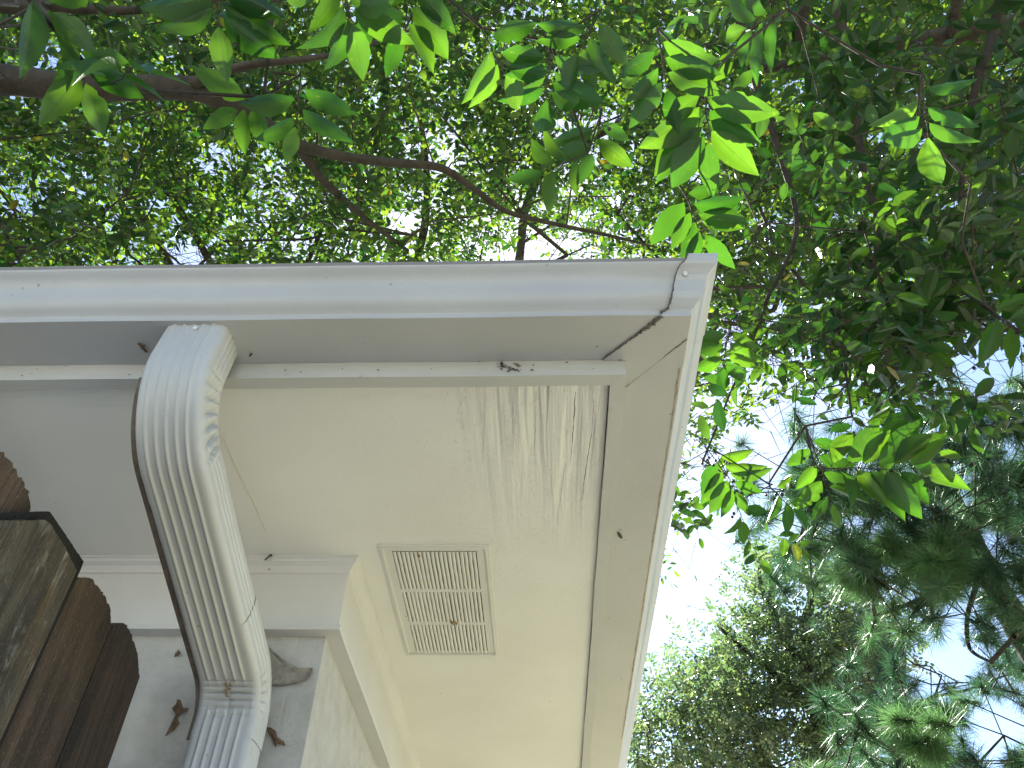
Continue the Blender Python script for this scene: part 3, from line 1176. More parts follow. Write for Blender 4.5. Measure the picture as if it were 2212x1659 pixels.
outline_board([(236, 1366), (243, 1356), (252, 1348), (268, 1346), (277, 1354), (285, 1378), (292, 1390), (298, 1418), (299, 1435), (302, 1462)], XFN, M_PICKET2, 'picket', .018, .0016, 1)
outline_board([(155, 1262), (163, 1248), (172, 1247), (192, 1246), (202, 1254), (212, 1268), (226, 1288), (236, 1310), (239, 1325), (240, 1352)], XFN + .002, M_PICKET, 'picket', .018, .0016, 2)
picket(0.840, 0.997, Z(.750), (.05, .020), M_PICKET, XFN, seed=3)
for i in range(14):
    y1 = 0.83 - i * 0.166
    picket(y1 - 0.157, y1, Z(.745 + .004 * math.sin(i * 2.1)), (.04, .024), (M_PICKET, M_PICKET2)[i % 3 == 1], XFN + .001 * (i % 2), seed=10 + i)
outline_board([(-60, 1129), (0, 1125), (98, 1123), (110, 1132), (140, 1180), (166, 1233)], XFN + .034, M_LICHEN, 'post_board', .014, .0007, 5, .70)
outline_board([(-60, 1112), (0, 1108), (108, 1105), (181, 1213), (172, 1236)], XFN + .0195, M_BLACKWOOD, 'backing_board', .017, .0003, 6, .70)
rl = MB()
for z in (0.45, 1.15, 1.75):
    rl.box(XFN - 0.058, XFN - 0.020, -1.5, 1.49, z, z + 0.085)
rl.build('rail', M_PICKET2, fence)
ps = MB()
ps.box(XFN - 0.15, XFN - 0.06, -0.35, -0.26, 0.0, 1.95)
ps.build('post', M_PICKET2, fence)

# ------------------------------------------------------------------ vegetation builders
def tube(pts, radii, seg=12, jitter=0.0, seed=0):
    """continuous tapered limb through pts"""
    r_ = np.random.default_rng(seed)
    pts = np.asarray(pts, float)
    # Catmull-Rom
    P, Rr = [], []
    for i in range(len(pts) - 1):
        p0, p1, p2, p3 = pts[max(i - 1, 0)], pts[i], pts[i + 1], pts[min(i + 2, len(pts) - 1)]
        for t in np.linspace(0, 1, 8, endpoint=False):
            P.append(0.5 * ((2 * p1) + (-p0 + p2) * t + (2 * p0 - 5 * p1 + 4 * p2 - p3) * t * t + (-p0 + 3 * p1 - 3 * p2 + p3) * t ** 3))
            Rr.append(radii[i] * (1 - t) + radii[i + 1] * t)
    P.append(pts[-1])
    Rr.append(radii[-1])
    P = np.array(P)
    V, Fc = [], []
    ref = np.array([0.21, 0.35, 0.91])
    for i, p in enumerate(P):
        d = unit(P[min(i + 1, len(P) - 1)] - P[max(i - 1, 0)])
        a = unit(np.cross(d, ref))
        b = np.cross(d, a)
        for k_ in range(seg):
            t = 2 * math.pi * k_ / seg
            rr = Rr[i] * (1 + jitter * (0.6 * math.sin(3 * t + i * .21) + r_.normal(0, .5)))
            V.append(p + (a * math.cos(t) + b * math.sin(t)) * rr)
    for i in range(len(P) - 1):
        for k_ in range(seg):
            k2 = (k_ + 1) % seg
            Fc.append((i * seg + k_, i * seg + k2, (i + 1) * seg + k2, (i + 1) * seg + k_))
    return np.array(V), np.array(Fc), P


def grow(root_pts, targets, step=0.35, wig=0.12, r_tip=0.004, expo=0.45, r_max=0.5, sag=0.0, order_from=None, bias=0.0):
    """join every target to the nearest part of the skeleton; returns nodes, parents, radii"""
    nodes = [np.asarray(p, float) for p in root_pts]
    par = [-1] + list(range(len(nodes) - 1))
    base = np.asarray(order_from if order_from is not None else nodes[0], float)
    targets = np.asarray(targets, float)
    order = np.argsort(np.linalg.norm(targets - base, axis=1))
    arr = np.zeros((20000, 3))
    arr[:len(nodes)] = nodes
    cnt = len(nodes)
    for k_ in order:
        t = targets[k_]
        d = arr[:cnt] - t
        dist = np.linalg.norm(d, axis=1) + bias * np.maximum(0, d[:, 2])
        j = int(np.argmin(dist))
        a = arr[j].copy()
        n_ = max(1, int(dist[j] / step))
        prev = j
        for s in range(1, n_ + 1):
            f = s / n_
            p = a * (1 - f) + t * f
            if s < n_:
                p = p + rng.normal(0, wig * step, 3) + np.array([0, 0, sag * math.sin(math.pi * f) * dist[j]])
            if cnt < 20000:
                arr[cnt] = p
                par.append(prev)
                prev = cnt
                cnt += 1
    nodes = arr[:cnt].copy()
    par = np.array(par)
    load = np.zeros(cnt)
    has = np.zeros(cnt, bool)
    has[par[par >= 0]] = True
    load[~has] = 1
    for i in range(cnt - 1, 0, -1):
        if par[i] >= 0:
            load[par[i]] += load[i]
    rad = np.minimum(r_tip * np.maximum(load, 1) ** expo, r_max)
    return nodes, par, rad


def edge_tubes(A, B, ra, rb, k=5):
    d = unit(B - A)
    ref = np.tile(np.array([[0.31, 0.22, 0.92]]), (len(A), 1))
    a = unit(np.cross(d, ref))
    b = np.cross(d, a)
    V = np.zeros((len(A), 2 * k, 3))
    for i in range(k):
        t = 2 * math.pi * i / k
        o = a * math.cos(t) + b * math.sin(t)
        V[:, i] = A + o * ra[:, None]
        V[:, k + i] = B + o * rb[:, None]
    base = (np.arange(len(A)) * 2 * k)[:, None]
    Fs = []
    for i in range(k):
        j = (i + 1) % k
        Fs.append(np.stack([base[:, 0] + i, base[:, 0] + j, base[:, 0] + k + j, base[:, 0] + k + i], 1))
    return V.reshape(-1, 3), np.concatenate(Fs)


def skeleton_mesh(nodes, par, rad, skip=0):
    idx = np.arange(len(nodes))[(par >= 0) & (np.arange(len(nodes)) >= skip)]
    A, B = nodes[par[idx]], nodes[idx]
    ra = np.minimum(rad[par[idx]], rad[idx] * 1.5)
    return edge_tubes(A, B, ra, rad[idx], 6)


# leaf templates: (t along, s across, h up), faces
def tmpl(ts, ws, cols, fold=0.12, curl=0.15):
    V, q, t3 = [], [], []
    n_ = len(ts)
    ss = np.linspace(-1, 1, cols)
    for i, (t, w) in enumerate(zip(ts, ws)):
        for s in ss:
            V.append((t, s * w, fold * abs(s) * w - curl * t * t, s))
    for i in range(n_ - 1):
        for j in range(cols - 1):
            q.append((i * cols + j, i * cols + j + 1, (i + 1) * cols + j + 1, (i + 1) * cols + j))
    return np.array(V), np.array(q)


ts = np.linspace(0, 1, 15)
wn_ = 0.5 * (np.sin(np.pi * ts ** 0.86) ** 0.92) * (1 - 0.18 * ts) + 0.004
wn_[-1] = 0.004
wn_[0] = 0.02
T_NEAR = tmpl(ts, wn_, 5, 0.22, 0.16)
T_MID = tmpl([0, .14, .4, .7, .9, 1], [.02, .30, .48, .42, .2, .005], 3, 0.2, 0.15)
T_FAR = tmpl([0, .3, .68, 1], [.03, .46, .42, .02], 2, 0.0, 0.14)


def leaves(T, base, d, nrm, L, W, mi, bite=0.0, smooth=False, tone=None):
    """many leaves as one mesh chunk"""
    n_ = len(base)
    tv, tf = T
    d = unit(d)
    s = unit(np.cross(nrm, d))
    u = np.cross(d, s)
    L = np.broadcast_to(np.asarray(L, float), (n_,))
    W = np.broadcast_to(np.asarray(W, float), (n_,))
    t, a, h = tv[:, 0], tv[:, 1], tv[:, 2]
    curl = rng.uniform(0.2, 1.9, n_)
    A_ = np.broadcast_to(a[None], (n_, len(a))).copy()
    if bite:
        edge = np.abs(tv[:, 3]) > 0.99
        nb = rng.random((n_, len(a))) < bite
        A_ = np.where(edge[None] & nb, A_ * rng.uniform(.55, .85, A_.shape), A_)
        A_ = np.where(edge[None], A_ * rng.uniform(.95, 1.05, A_.shape), A_)
    V = base[:, None] + d[:, None] * (t[None] * L[:, None])[..., None] + s[:, None] * (A_ * W[:, None])[..., None] + u[:, None] * ((h[None] * curl[:, None]) * L[:, None])[..., None]
    m = len(tv)
    Fq = (tf[None] + (np.arange(n_) * m)[:, None, None]).reshape(-1, tf.shape[1])
    rnd = np.repeat(rng.random(n_) if tone is None else np.clip(tone * .6 + rng.random(n_) * .4, 0, 1) * .985 + (rng.random(n_) < .002) * .1, m)
    attrs = {'rnd': rnd, 'lx': np.tile(tv[:, 3], n_), 'ly': np.tile(tv[:, 0], n_)}
    return V.reshape(-1, 3), [Fq], mi, attrs, smooth


def shoots(centers, m, spread, slen, nl, out_dir=None, droop=0.25, flat_=0.6):
    """twigs around cluster centres; returns leaf bases, leaf directions, leaf normals and twig ends"""
    nC = len(centers)
    c = np.repeat(centers, m, 0)
    p0 = c + rng.normal(0, spread, c.shape) * np.array([1, 1, .7])
    dirs = rng.normal(0, 1, c.shape)
    dirs[:, 2] = dirs[:, 2] * 0.5 - droop
    if out_dir is not None:
        dirs += np.repeat(out_dir, m, 0)
    dirs = unit(dirs)
    ln = slen * rng.uniform(.6, 1.3, len(c))
    p1 = p0 + dirs * ln[:, None]
    nrm0 = unit(rng.normal(0, .45, c.shape) + np.array([0, 0, 1.0]) * flat_ * 2)
    nrm0 = unit(nrm0 - dirs * (nrm0 * dirs).sum(1, keepdims=True))
    side = np.cross(nrm0, dirs)
    B, Dd, Nn = [], [], []
    for i in range(nl):
        f = (i + 0.6) / nl
        sgn = 1 if i % 2 else -1
        if i == nl - 1:
            dd = dirs + rng.normal(0, .15, dirs.shape)
        else:
            dd = dirs * rng.uniform(.35, .8, (len(c), 1)) + side * sgn + rng.normal(0, .22, dirs.shape)
        b = p0 + (p1 - p0) * min(f, 1.0)
        B.append(b)
        Dd.append(unit(dd))
        Nn.append(unit(nrm0 + rng.normal(0, .3, nrm0.shape)))
    return np.concatenate(B), np.concatenate(Dd), np.concatenate(Nn), p0, p1


def sphere_mesh(c, r, sq=1.0):
    V, Fc = [], []
    nu, nv = 8, 6
    for i in range(nv + 1):
        th = math.pi * i / nv
        for j in range(nu):
            ph = 2 * math.pi * j / nu
            V.append((c[0] + r * math.sin(th) * math.cos(ph), c[1] + r * math.sin(th) * math.sin(ph), c[2] + r * sq * math.cos(th)))
    for i in range(nv):
        for j in range(nu):
            j2 = (j + 1) % nu
            Fc.append((i * nu + j, (i + 1) * nu + j, (i + 1) * nu + j2, i * nu + j2))
    return V, Fc


def spray(parent, p_base, p_tip, nl, L, W, face, tilt=0.25, berries=0, sprd=1.0):
    """one near leafy shoot: a twig with two ranks of leaves; face = direction the blades look (roughly up)"""
    p_base, p_tip = np.asarray(p_base), np.asarray(p_tip)
    axis = p_tip - p_base
    ln = np.linalg.norm(axis)
    d = axis / ln
    nrm = unit(np.asarray(face, float) - d * np.dot(face, d))
    side = np.cross(nrm, d)
    B, Dd, Nn, LL = [], [], [], []
    pet = []
    for i in range(nl):
        f = 0.12 + 0.88 * (i + .5) / nl
        sgn = 1 if i % 2 else -1
        p = p_base + axis * f + nrm * 0.015 * math.sin(f * 3)
        if i == nl - 1:
            dd = d + rng.normal(0, .15, 3)
        else:
            k_ = 0.45 + 0.75 * f
            dd = d * k_ * rng.uniform(.6, 1.1) + side * sgn * sprd + nrm * rng.normal(0, tilt)
        dd = unit(dd)
        pe = p + dd * L * 0.10
        pet.append((p, pe))
        B.append(pe)
        Dd.append(dd)
        Nn.append(unit(nrm + rng.normal(0, tilt, 3)))
        LL.append(L * rng.uniform(.78, 1.15) * (0.85 + .25 * math.sin(math.pi * f)))
    LL = np.array(LL)
    ch = leaves(T_NEAR, np.array(B), np.array(Dd), np.array(Nn), LL, LL * (W / L) * rng.uniform(.88, 1.12, nl), 0, 0.035, True)
    A = np.array([p_base + axis * t for t in np.linspace(0, .95, 6)])
    A[1:-1] += rng.normal(0, ln * .012, (4, 3))
    ra = np.linspace(.0022, .0010, 6)
    V1, F1 = edge_tubes(A[:-1], A[1:], ra[:-1], ra[1:], 6)
    pa, pb = np.array([p for p, _ in pet]), np.array([q for _, q in pet])
    V2, F2 = edge_tubes(pa, pb, np.full(nl, .0010), np.full(nl, .0008), 4)
    o = merge_obj('leaf_spray', [ch, (V1, [F1], 1, None, True), (V2, [F2], 1, None, True)], [M_LEAF_NEAR, M_TWIG], parent)
    if berries:
        bm_ = MB()
        for i in range(berries):
            p = p_base + axis * rng.uniform(.05, .5)
            e = p + np.array([rng.normal(0, .02), rng.normal(0, .02), -rng.uniform(.01, .035)])
            V_, F_ = sphere_mesh(e, rng.uniform(.0045, .006), 1.15)
            bm_.add(V_, F_)
            V3, F3 = edge_tubes(np.array([p]), np.array([e]), np.array([.0006]), np.array([.0006]), 4)
            bm_.add(V3, [tuple(int(q) for q in f) for f in F3])
        bm_.build('berry_cluster', M_BERRY, parent, True)
    return o


UPV = np.array([0, 0, 1.0])

# ------------------------------------------------------------------ tree 1: laurel whose big limb crosses the top left
t1 = empty('laurel_tree', 'broadleaf tree with a thick dark limb reaching in over the gutter from the left', 'tree', 'evergreen trees arching over the eave')
limb_px = [(-420, 150, 3.9), (-150, 165, 3.9), (0, 172, 3.9), (150, 186, 3.95), (300, 190, 4.0), (410, 192, 4.05), (480, 218, 4.1), (560, 258, 4.15), (640, 310, 4.2), (740, 338, 4.3), (850, 352, 4.4), (950, 362, 4.5), (1020, 405, 4.55), (1090, 455, 4.6), (1190, 482, 4.7), (1330, 512, 4.8), (1420, 535, 4.9)]
limb = [at(*q) for q in limb_px]
rl_px = [68, 60, 54, 50, 47, 46, 38, 30, 24, 21, 19, 17, 14, 12, 10, 7, 4]
lr = [w / 2 / F * q[2] for w, q in zip(rl_px, limb_px)]
trunk_top = limb[0] + np.array([-.5, -.05, -.35])
tr = [np.array([-4.9, 1.1, 0.0]), np.array([-4.8, 1.1, 1.0]), np.array([-4.55, 1.15, 2.2]), trunk_top, limb[0]]
V, Fc, _ = tube(tr, [.17, .13, .12, .11, lr[0]], 16, .05)
fast_obj('trunk', V, [Fc], M_BARK, t1, None, True)
V, Fc, limbP = tube(limb, lr, 14, .05, 2)
fast_obj('limb', V, [Fc], M_BARK, t1, None, True)
b2 = [at(*q) for q in [(395, 190, 4.05), (440, 170, 4.0), (500, 150, 4.0), (570, 136, 3.95), (660, 128, 3.9), (760, 108, 3.9), (900, 60, 4.0)]]
V, Fc, b2P = tube(b2, [w / 2 / F * 4 for w in (26, 22, 18, 16, 12, 9, 5)], 10, .05, 3)
fast_obj('limb', V, [Fc], M_BARK, t1, None, True)
b3 = [at(*q) for q in [(640, 310, 4.2), (690, 380, 4.4), (740, 430, 4.6), (800, 480, 4.9), (880, 540, 5.2)]]
V, Fc, b3P = tube(b3, [w / 2 / F * 4.5 for w in (20, 18, 16, 12, 8)], 10, .05, 4)
fast_obj('limb', V, [Fc], M_BARK, t1, None, True)
b4 = [at(*q) for q in [(-200, -30, 4.4), (0, 12, 4.4), (120, 14, 4.5), (300, 22, 4.6), (520, -10, 4.8)]]
V, Fc, b4P = tube(b4, [w / 2 / F * 4.5 for w in (36, 26, 20, 14, 8)], 10, .05, 5)
fast_obj('limb', V, [Fc], M_BARK, t1, None, True)
root1 = np.vstack([limbP[::3], b2P[::3], b3P[::3], b4P[::3]])


def canopy_targets(poly, n_, d0, d1, keep=None):
    px = sample_poly(poly, n_)
    dist = rng.uniform(d0, d1, n_)
    return CAM + rays(px) * dist[:, None]


def attach(root, T, **kw):
    """grow from a set of existing points (each a root of its own)"""
    nodes, par, rad = grow(root, T, **kw)
    par = par.copy()
    par[:len(root)] = -1
    return nodes, par, rad


SKYP = [[(2040, 745), (2120, 725), (2211, 700), (2340, 690), (2340, 850), (2150, 850), (2060, 850), (2010, 800)],
        [(1640, 890), (1700, 840), (1740, 900), (1730, 960), (1690, 1060), (1650, 1130), (1600, 1180), (1470, 1250), (1440, 1150), (1560, 1130), (1610, 1080), (1630, 980)],
        [(1640, 660), (1690, 630), (1700, 700), (1650, 730)], [(1560, 690), (1600, 680), (1610, 740), (1570, 760)]]


def thin_holes(B, holes):
    p = project(B)
    keep = np.ones(len(B), bool)
    for q in SKYP:
        keep &= ~(inside(q, p) & (rng.random(len(B)) < .96))
    for (hx, hy, rx, ry, pr) in holes:
        e = ((p[:, 0] - hx) / rx) ** 2 + ((p[:, 1] - hy) / ry) ** 2
        keep &= ~((e < 1) & (rng.random(len(B)) < pr))
    return keep


HOLES = [(410, 552, 55, 32, .93), (460, 345, 45, 30, .8), (1500, 365, 40, 40, .85), (930, 300, 80, 55, .55), (1250, 300, 90, 70, .55), (110, 120, 70, 45, .7), (40, 420, 70, 60, .55),
         (590, 420, 50, 60, .5), (870, 30, 60, 30, .4), (1120, 40, 70, 40, .5), (150, 380, 60, 50, .45), (1560, 700, 45, 60, .5), (2060, 420, 70, 50, .4), (640, 520, 40, 40, .6), (880, 480, 50, 40, .5)]

LIT = [at(1530, 250, 1.72), at(1535, 330, 1.72), at(1520, 480, 1.82), at(1880, 1030, 2.33), at(1970, 1030, 2.33), at(1780, 1090, 2.42), at(1740, 500, 2.3)]
SUNV = np.array(SUN)


def shafts(B, r=.42):
    """clear the sun's way to a few low shoots that catch it"""
    keep = np.ones(len(B), bool)
    for q in LIT:
        w = B - q
        al = w @ SUNV
        d = np.linalg.norm(w - al[:, None] * SUNV, axis=1)
        keep &= ~((al > .15) & (d < r * rng.uniform(.35, 1.0, len(B))))
    return keep


# ---- crown of tree 1: middle distance leaves on the left and centre
T1 = np.vstack([canopy_targets([(-300, -150), (1500, -150), (1500, 540), (-300, 600)], 95, 4.5, 6.6)])
nodes, par, rad = attach(root1, T1, step=.3, wig=.25, r_tip=.0026, expo=.42, r_max=.02)
Vs1, Fs1 = skeleton_mesh(nodes, par, rad)
B, Dd, Nn, p0, p1 = shoots(T1, 5, .22, .26, 8)
kp = thin_holes(B, HOLES) & shafts(B)
B, Dd, Nn = B[kp], Dd[kp], Nn[kp]
LL = rng.uniform(.05, .08, len(B))
V2, F2 = edge_tubes(p0, p1, np.full(len(p0), .0018), np.full(len(p0), .0009), 4)
crown1 = [leaves(T_MID, B, Dd, Nn, LL, LL * .47, 0), (Vs1, [Fs1], 1, None, True), (V2, [F2], 1, None, False)]

# ------------------------------------------------------------------ tree 2: tall canopy behind and over the roof (small far leaves)
t2 = empty('canopy_tree', 'tall fine-leaved tree filling the sky above the gutter and roof', 'tree', 'evergreen trees arching over the eave')
tk = [np.array([-3.2, 10.6, 0]), np.array([-3.1, 10.5, 3.0]), np.array([-2.7, 10.0, 5.2]), np.array([-2.4, 9.2, 7.0]), np.array([-2.2, 8.2, 8.6]), np.array([-2.0, 7.0, 10.0])]
V, Fc, tkP = tube(tk, [.26, .21, .18, .15, .12, .07], 14, .05, 9)
fast_obj('trunk', V, [Fc], M_BARK, t2, None, True)
POLY_FAR = [(-300, -150), (2480, -150), (2480, 640), (2350, 640), (2100, 560), (1900, 600), (1720, 640), (1600, 760), (1540, 900), (1480, 1000), (1440, 800), (1430, 560), (-300, 620)]
POLY_HID = [(-500, 620), (1430, 560), (1440, 800), (1460, 1000), (1300, 1150), (-500, 1100)]  # unseen foliage behind the roof, added to shade the near shoots
T2 = np.vstack([canopy_targets(POLY_FAR, 830, 6.5, 10.8), canopy_targets(POLY_FAR, 170, 4.8, 6.5), canopy_targets(POLY_HID, 330, 6.5, 10)])
big_limbs = [tkP]
for seed, tip in enumerate([(300, 300, 8), (900, 200, 8), (1500, 200, 8), (2000, 100, 8), (-200, 100, 8.5), (2300, 400, 8), (700, 480, 8)]):
    e = at(*tip)
    s = tkP[len(tkP) * (3 + seed % 3) // 6]
    m1 = s * .65 + e * .35 + rng.normal(0, .35, 3) + np.array([0, 0, .5])
    m2 = s * .3 + e * .7 + rng.normal(0, .35, 3) + np.array([0, 0, .4])
    V, Fc, lp = tube([s, m1, m2, e], [.085, .06, .042, .02], 10, .05, seed)
    fast_obj('limb', V, [Fc], M_BARK, t2, None, True)
    big_limbs.append(lp)
root2 = np.vstack([q[::3] for q in big_limbs])
nodes, par, rad = attach(root2, T2, step=.5, wig=.25, r_tip=.0045, expo=.40, r_max=.05)
Vs, Fs = skeleton_mesh(nodes, par, rad)
B, Dd, Nn, p0, p1 = shoots(T2, 12, .32, .32, 9)
kp = thin_holes(B, HOLES) & shafts(B, .75)
B, Dd, Nn = B[kp], Dd[kp], Nn[kp]
LL = rng.uniform(.05, .085, len(B))
V2, F2 = edge_tubes(p0, p1, np.full(len(p0), .003), np.full(len(p0), .0015), 3)
merge_obj('crown', [leaves(T_FAR, B, Dd, Nn, LL, LL * .46, 0), (Vs, [Fs], 1, None, True), (V2, [F2], 1, None, False)], [M_LEAF_FAR, M_TWIG], t2)

# ------------------------------------------------------------------ tree 3: laurel on the right, dark hanging sprays, berries
t3 = empty('laurel_tree', 'dark glossy broadleaf tree with hanging sprays and black berries right of the eave', 'tree', 'evergreen trees arching over the eave')
tk = [np.array([4.4, 0.4, 0]), np.array([4.35, .45, 1.5]), np.array([4.1, .6, 2.8]), np.array([3.5, .9, 3.8]), np.array([2.7, 1.2, 4.5]), np.array([1.9, 1.5, 4.9]), np.array([1.0, 1.7, 5.0])]
V, Fc, tkP = tube(tk, [.17, .14, .12, .09, .07, .045, .02], 14, .05, 21)
fast_obj('trunk', V, [Fc], M_BARK, t3, None, True)
LB = [[(1790, -60, 3.6), (1830, 130, 3.4), (1850, 260, 3.3), (1865, 370, 3.2), (1895, 470, 3.1), (1880, 600, 3.0), (1800, 720, 2.9)],
      [(2160, -80, 3.4), (2150, 60, 3.3), (2110, 180, 3.2), (2080, 330, 3.1), (2070, 480, 3.0), (2010, 610, 2.9)],
      [(1620, -60, 3.5), (1600, 60, 3.4), (1640, 200, 3.3), (1690, 350, 3.2), (1720, 500, 3.1), (1650, 660, 3.0)]]
roots = [tkP[len(tkP) // 3:]]
for i, q in enumerate(LB):
    pp = [at(*w) for w in q]
    j = np.argmin(np.linalg.norm(tkP - pp[0], axis=1))
    pp = [tkP[j], (tkP[j] + pp[0]) / 2 + np.array([0, 0, .12])] + pp
    V, Fc, lp = tube(pp, np.linspace(.026, .005, len(pp)), 8, .05, 30 + i)
    fast_obj('limb', V, [Fc], M_BARK, t3, None, True)
    roots.append(lp)
root3 = np.vstack([q[::3] for q in roots])
HOLES3 = [(1960, 300, 50, 40, .8), (2080, 430, 55, 45, .8), (1760, 560, 40, 40, .8), (1880, 640, 40, 35, .7), (2150, 330, 40, 50, .7), (1640, 440, 40, 50, .7), (1740, 760, 40, 40, .7), (1700, 180, 40, 60, .7), (2020, 80, 50, 50, .7), (1850, 60, 40, 40, .7)]
POLY_R = [(1560, -150), (2480, -150), (2480, 640), (2330, 640), (2211, 690), (2120, 730), (2040, 690), (2020, 800), (1960, 850), (1900, 800), (1850, 870), (1770, 880), (1720, 800), (1680, 760), (1640, 690), (1600, 690), (1560, 560), (1530, 300), (1560, 100)]
T3 = np.vstack([canopy_targets(POLY_R, 92, 2.5, 4.4), canopy_targets([(1470, 900), (1600, 930), (1560, 1060), (1500, 1090), (1440, 1040)], 12, 3.0, 4.2), canopy_targets([(1540, 600), (1650, 640), (1640, 780), (1540, 800)], 12, 3.0, 4.0), canopy_targets([(1690, 640), (2000, 640), (1960, 840), (1900, 900), (1720, 890)], 40, 2.4, 3.6), canopy_targets([(2080, 640), (2211, 660), (2211, 730), (2100, 720)], 8, 2.5, 3.2)])
nodes, par, rad = attach(root3, T3, step=.22, wig=.22, r_tip=.0020, expo=.40, r_max=.016)
Vs3, Fs3 = skeleton_mesh(nodes, par, rad)
B, Dd, Nn, p0, p1 = shoots(T3, 5, .12, .20, 7, droop=.5)
kp = shafts(B, .42) & thin_holes(B, HOLES3)
B, Dd, Nn = B[kp], Dd[kp], Nn[kp]
LL = rng.uniform(.052, .086, len(B))
V2, F2 = edge_tubes(p0, p1, np.full(len(p0), .0015), np.full(len(p0), .0008), 4)
crown3 = [leaves(T_MID, B, Dd, Nn, LL, LL * .48, 0, .02), (Vs3, [Fs3], 1, None, True), (V2, [F2], 1, None, False)]
for c in T3[rng.random(len(T3)) < .28]:
    bm_ = MB()
    for i in range(rng.integers(2, 6)):
        e = c + rng.normal(0, .03, 3) + np.array([0, 0, -.06])
        V_, F_ = sphere_mesh(e, rng.uniform(.005, .0065), 1.15)
        bm_.add(V_, F_)
        V3, F3 = edge_tubes(np.array([c]), np.array([e]), np.array([.0006]), np.array([.0006]), 3)
        bm_.add(V3, [tuple(int(q) for q in f) for f in F3])
    bm_.build('berry_cluster', M_BERRY, t3, True)

# near shoots with large leaves: (base px, tip px, distance, leaves, leaf length px)
SPR3 = [((1520, 165), (1533, 300), 1.75, 11, 118), ((1468, 400), (1520, 505), 1.85, 9, 92), ((1760, 1010), (1985, 1012), 2.35, 12, 92), ((1740, 920), (1800, 1090), 2.45, 9, 66),
        ((1840, 900), (1960, 985), 2.5, 6, 75), ((1660, 1045), (1710, 1100), 2.6, 6, 55), ((1990, 160), (2005, 290), 1.9, 7, 105), ((1700, 20), (1620, 60), 1.9, 6, 95), ((1590, 1085), (1605, 1125), 2.9, 3, 55),
        ((1420, 60), (1440, 190), 1.7, 7, 105), ((1580, 690), (1560, 790), 2.6, 8, 70), ((1540, 970), (1590, 1060), 2.6, 9, 70), ((2130, 660), (2200, 720), 2.4, 5, 75)]
SPR1 = [((150, 90), (180, 175), 1.75, 5, 100), ((225, 190), (290, 150), 1.7, 5, 100), ((470, -60), (470, 50), 1.6, 6, 112), ((650, 160), (640, 270), 1.75, 5, 105), ((570, 210), (520, 235), 1.75, 4, 100),
        ((720, -70), (760, 45), 1.7, 7, 110), ((900, -60), (870, 70), 1.75, 6, 100), ((1040, 60), (1090, 160), 1.8, 6, 98), ((1190, 90), (1180, 210), 1.8, 8, 105), ((1270, 330), (1180, 370), 1.9, 6, 85),
        ((1300, 20), (1250, 110), 1.8, 6, 100), ((30, -40), (100, 20), 1.7, 5, 110), ((1300, 240), (1280, 330), 2.0, 5, 80), ((600, -70), (600, 10), 1.7, 5, 105)]


def near_sprays(tree, SPR, nodes_):
    base = []
    for (a, b, dd, nl, lp) in SPR:
        pa = at(a[0], a[1], dd + rng.uniform(-.02, .1))
        pb = at(b[0], b[1], dd + rng.uniform(-.08, .02))
        Lm = lp / F * dd * 1.04
        v = unit(pa + pb - 2 * CAM)
        face = unit(UPV * .5 + v * 1.0 + rng.normal(0, .18, 3))
        spray(tree, pa, pb, nl, Lm, Lm * rng.uniform(.42, .49), face, .22, 4 if (lp < 85) else 0)
        base.append(pa)
    base = np.array(base)
    nd, pr, rd = attach(nodes_, base, step=.15, wig=.2, r_tip=.0022, expo=.4, r_max=.008, sag=.08)
    V, Fc = skeleton_mesh(nd, pr, rd)
    return V, [Fc], 1, None, True


merge_obj('crown', crown3 + [near_sprays(t3, SPR3, root3)], [M_LEAF, M_TWIG], t3)
merge_obj('crown', crown1 + [near_sprays(t1, SPR1, root1)], [M_LEAF, M_TWIG], t1)

# ------------------------------------------------------------------ pines
T_NEEDLE = (np.array([(0, -.5, 0, -1), (0, .5, 0, 1), (.55, .45, -.02, 1), (.55, -.45, -.02, -1), (1, 0, -.07, 0)], float), None)


def needles(B, D, L, W, tone):
    n_ = len(B)
    D = unit(D)
    s = unit(np.cross(D, rng.normal(0, 1, D.shape)))
    u = np.cross(D, s)
    V = np.zeros((n_, 5, 3))
    bend = rng.uniform(.02, .14, n_) * L
    g_ = np.array([0, 0, -1.0])
    V[:, 0] = B - s * W / 2
    V[:, 1] = B + s * W / 2
    mid = B + D * (L * .55)[:, None] + g_ * (bend * .3)[:, None]
    V[:, 2] = mid + s * W * .45
    V[:, 3] = mid - s * W * .45
    V[:, 4] = B + D * L[:, None] + g_ * bend[:, None]
    b = np.arange(n_) * 5
    Q = np.stack([b, b + 1, b + 2, b + 3], 1)
    T_ = np.stack([b + 3, b + 2, b + 4], 1)
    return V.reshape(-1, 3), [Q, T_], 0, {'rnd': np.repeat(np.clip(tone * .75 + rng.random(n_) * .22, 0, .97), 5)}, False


PH = [(2040, 1432, 92, 52), (2140, 1590, 42, 60), (1700, 1130, 40, 60)]        # openings onto the sky


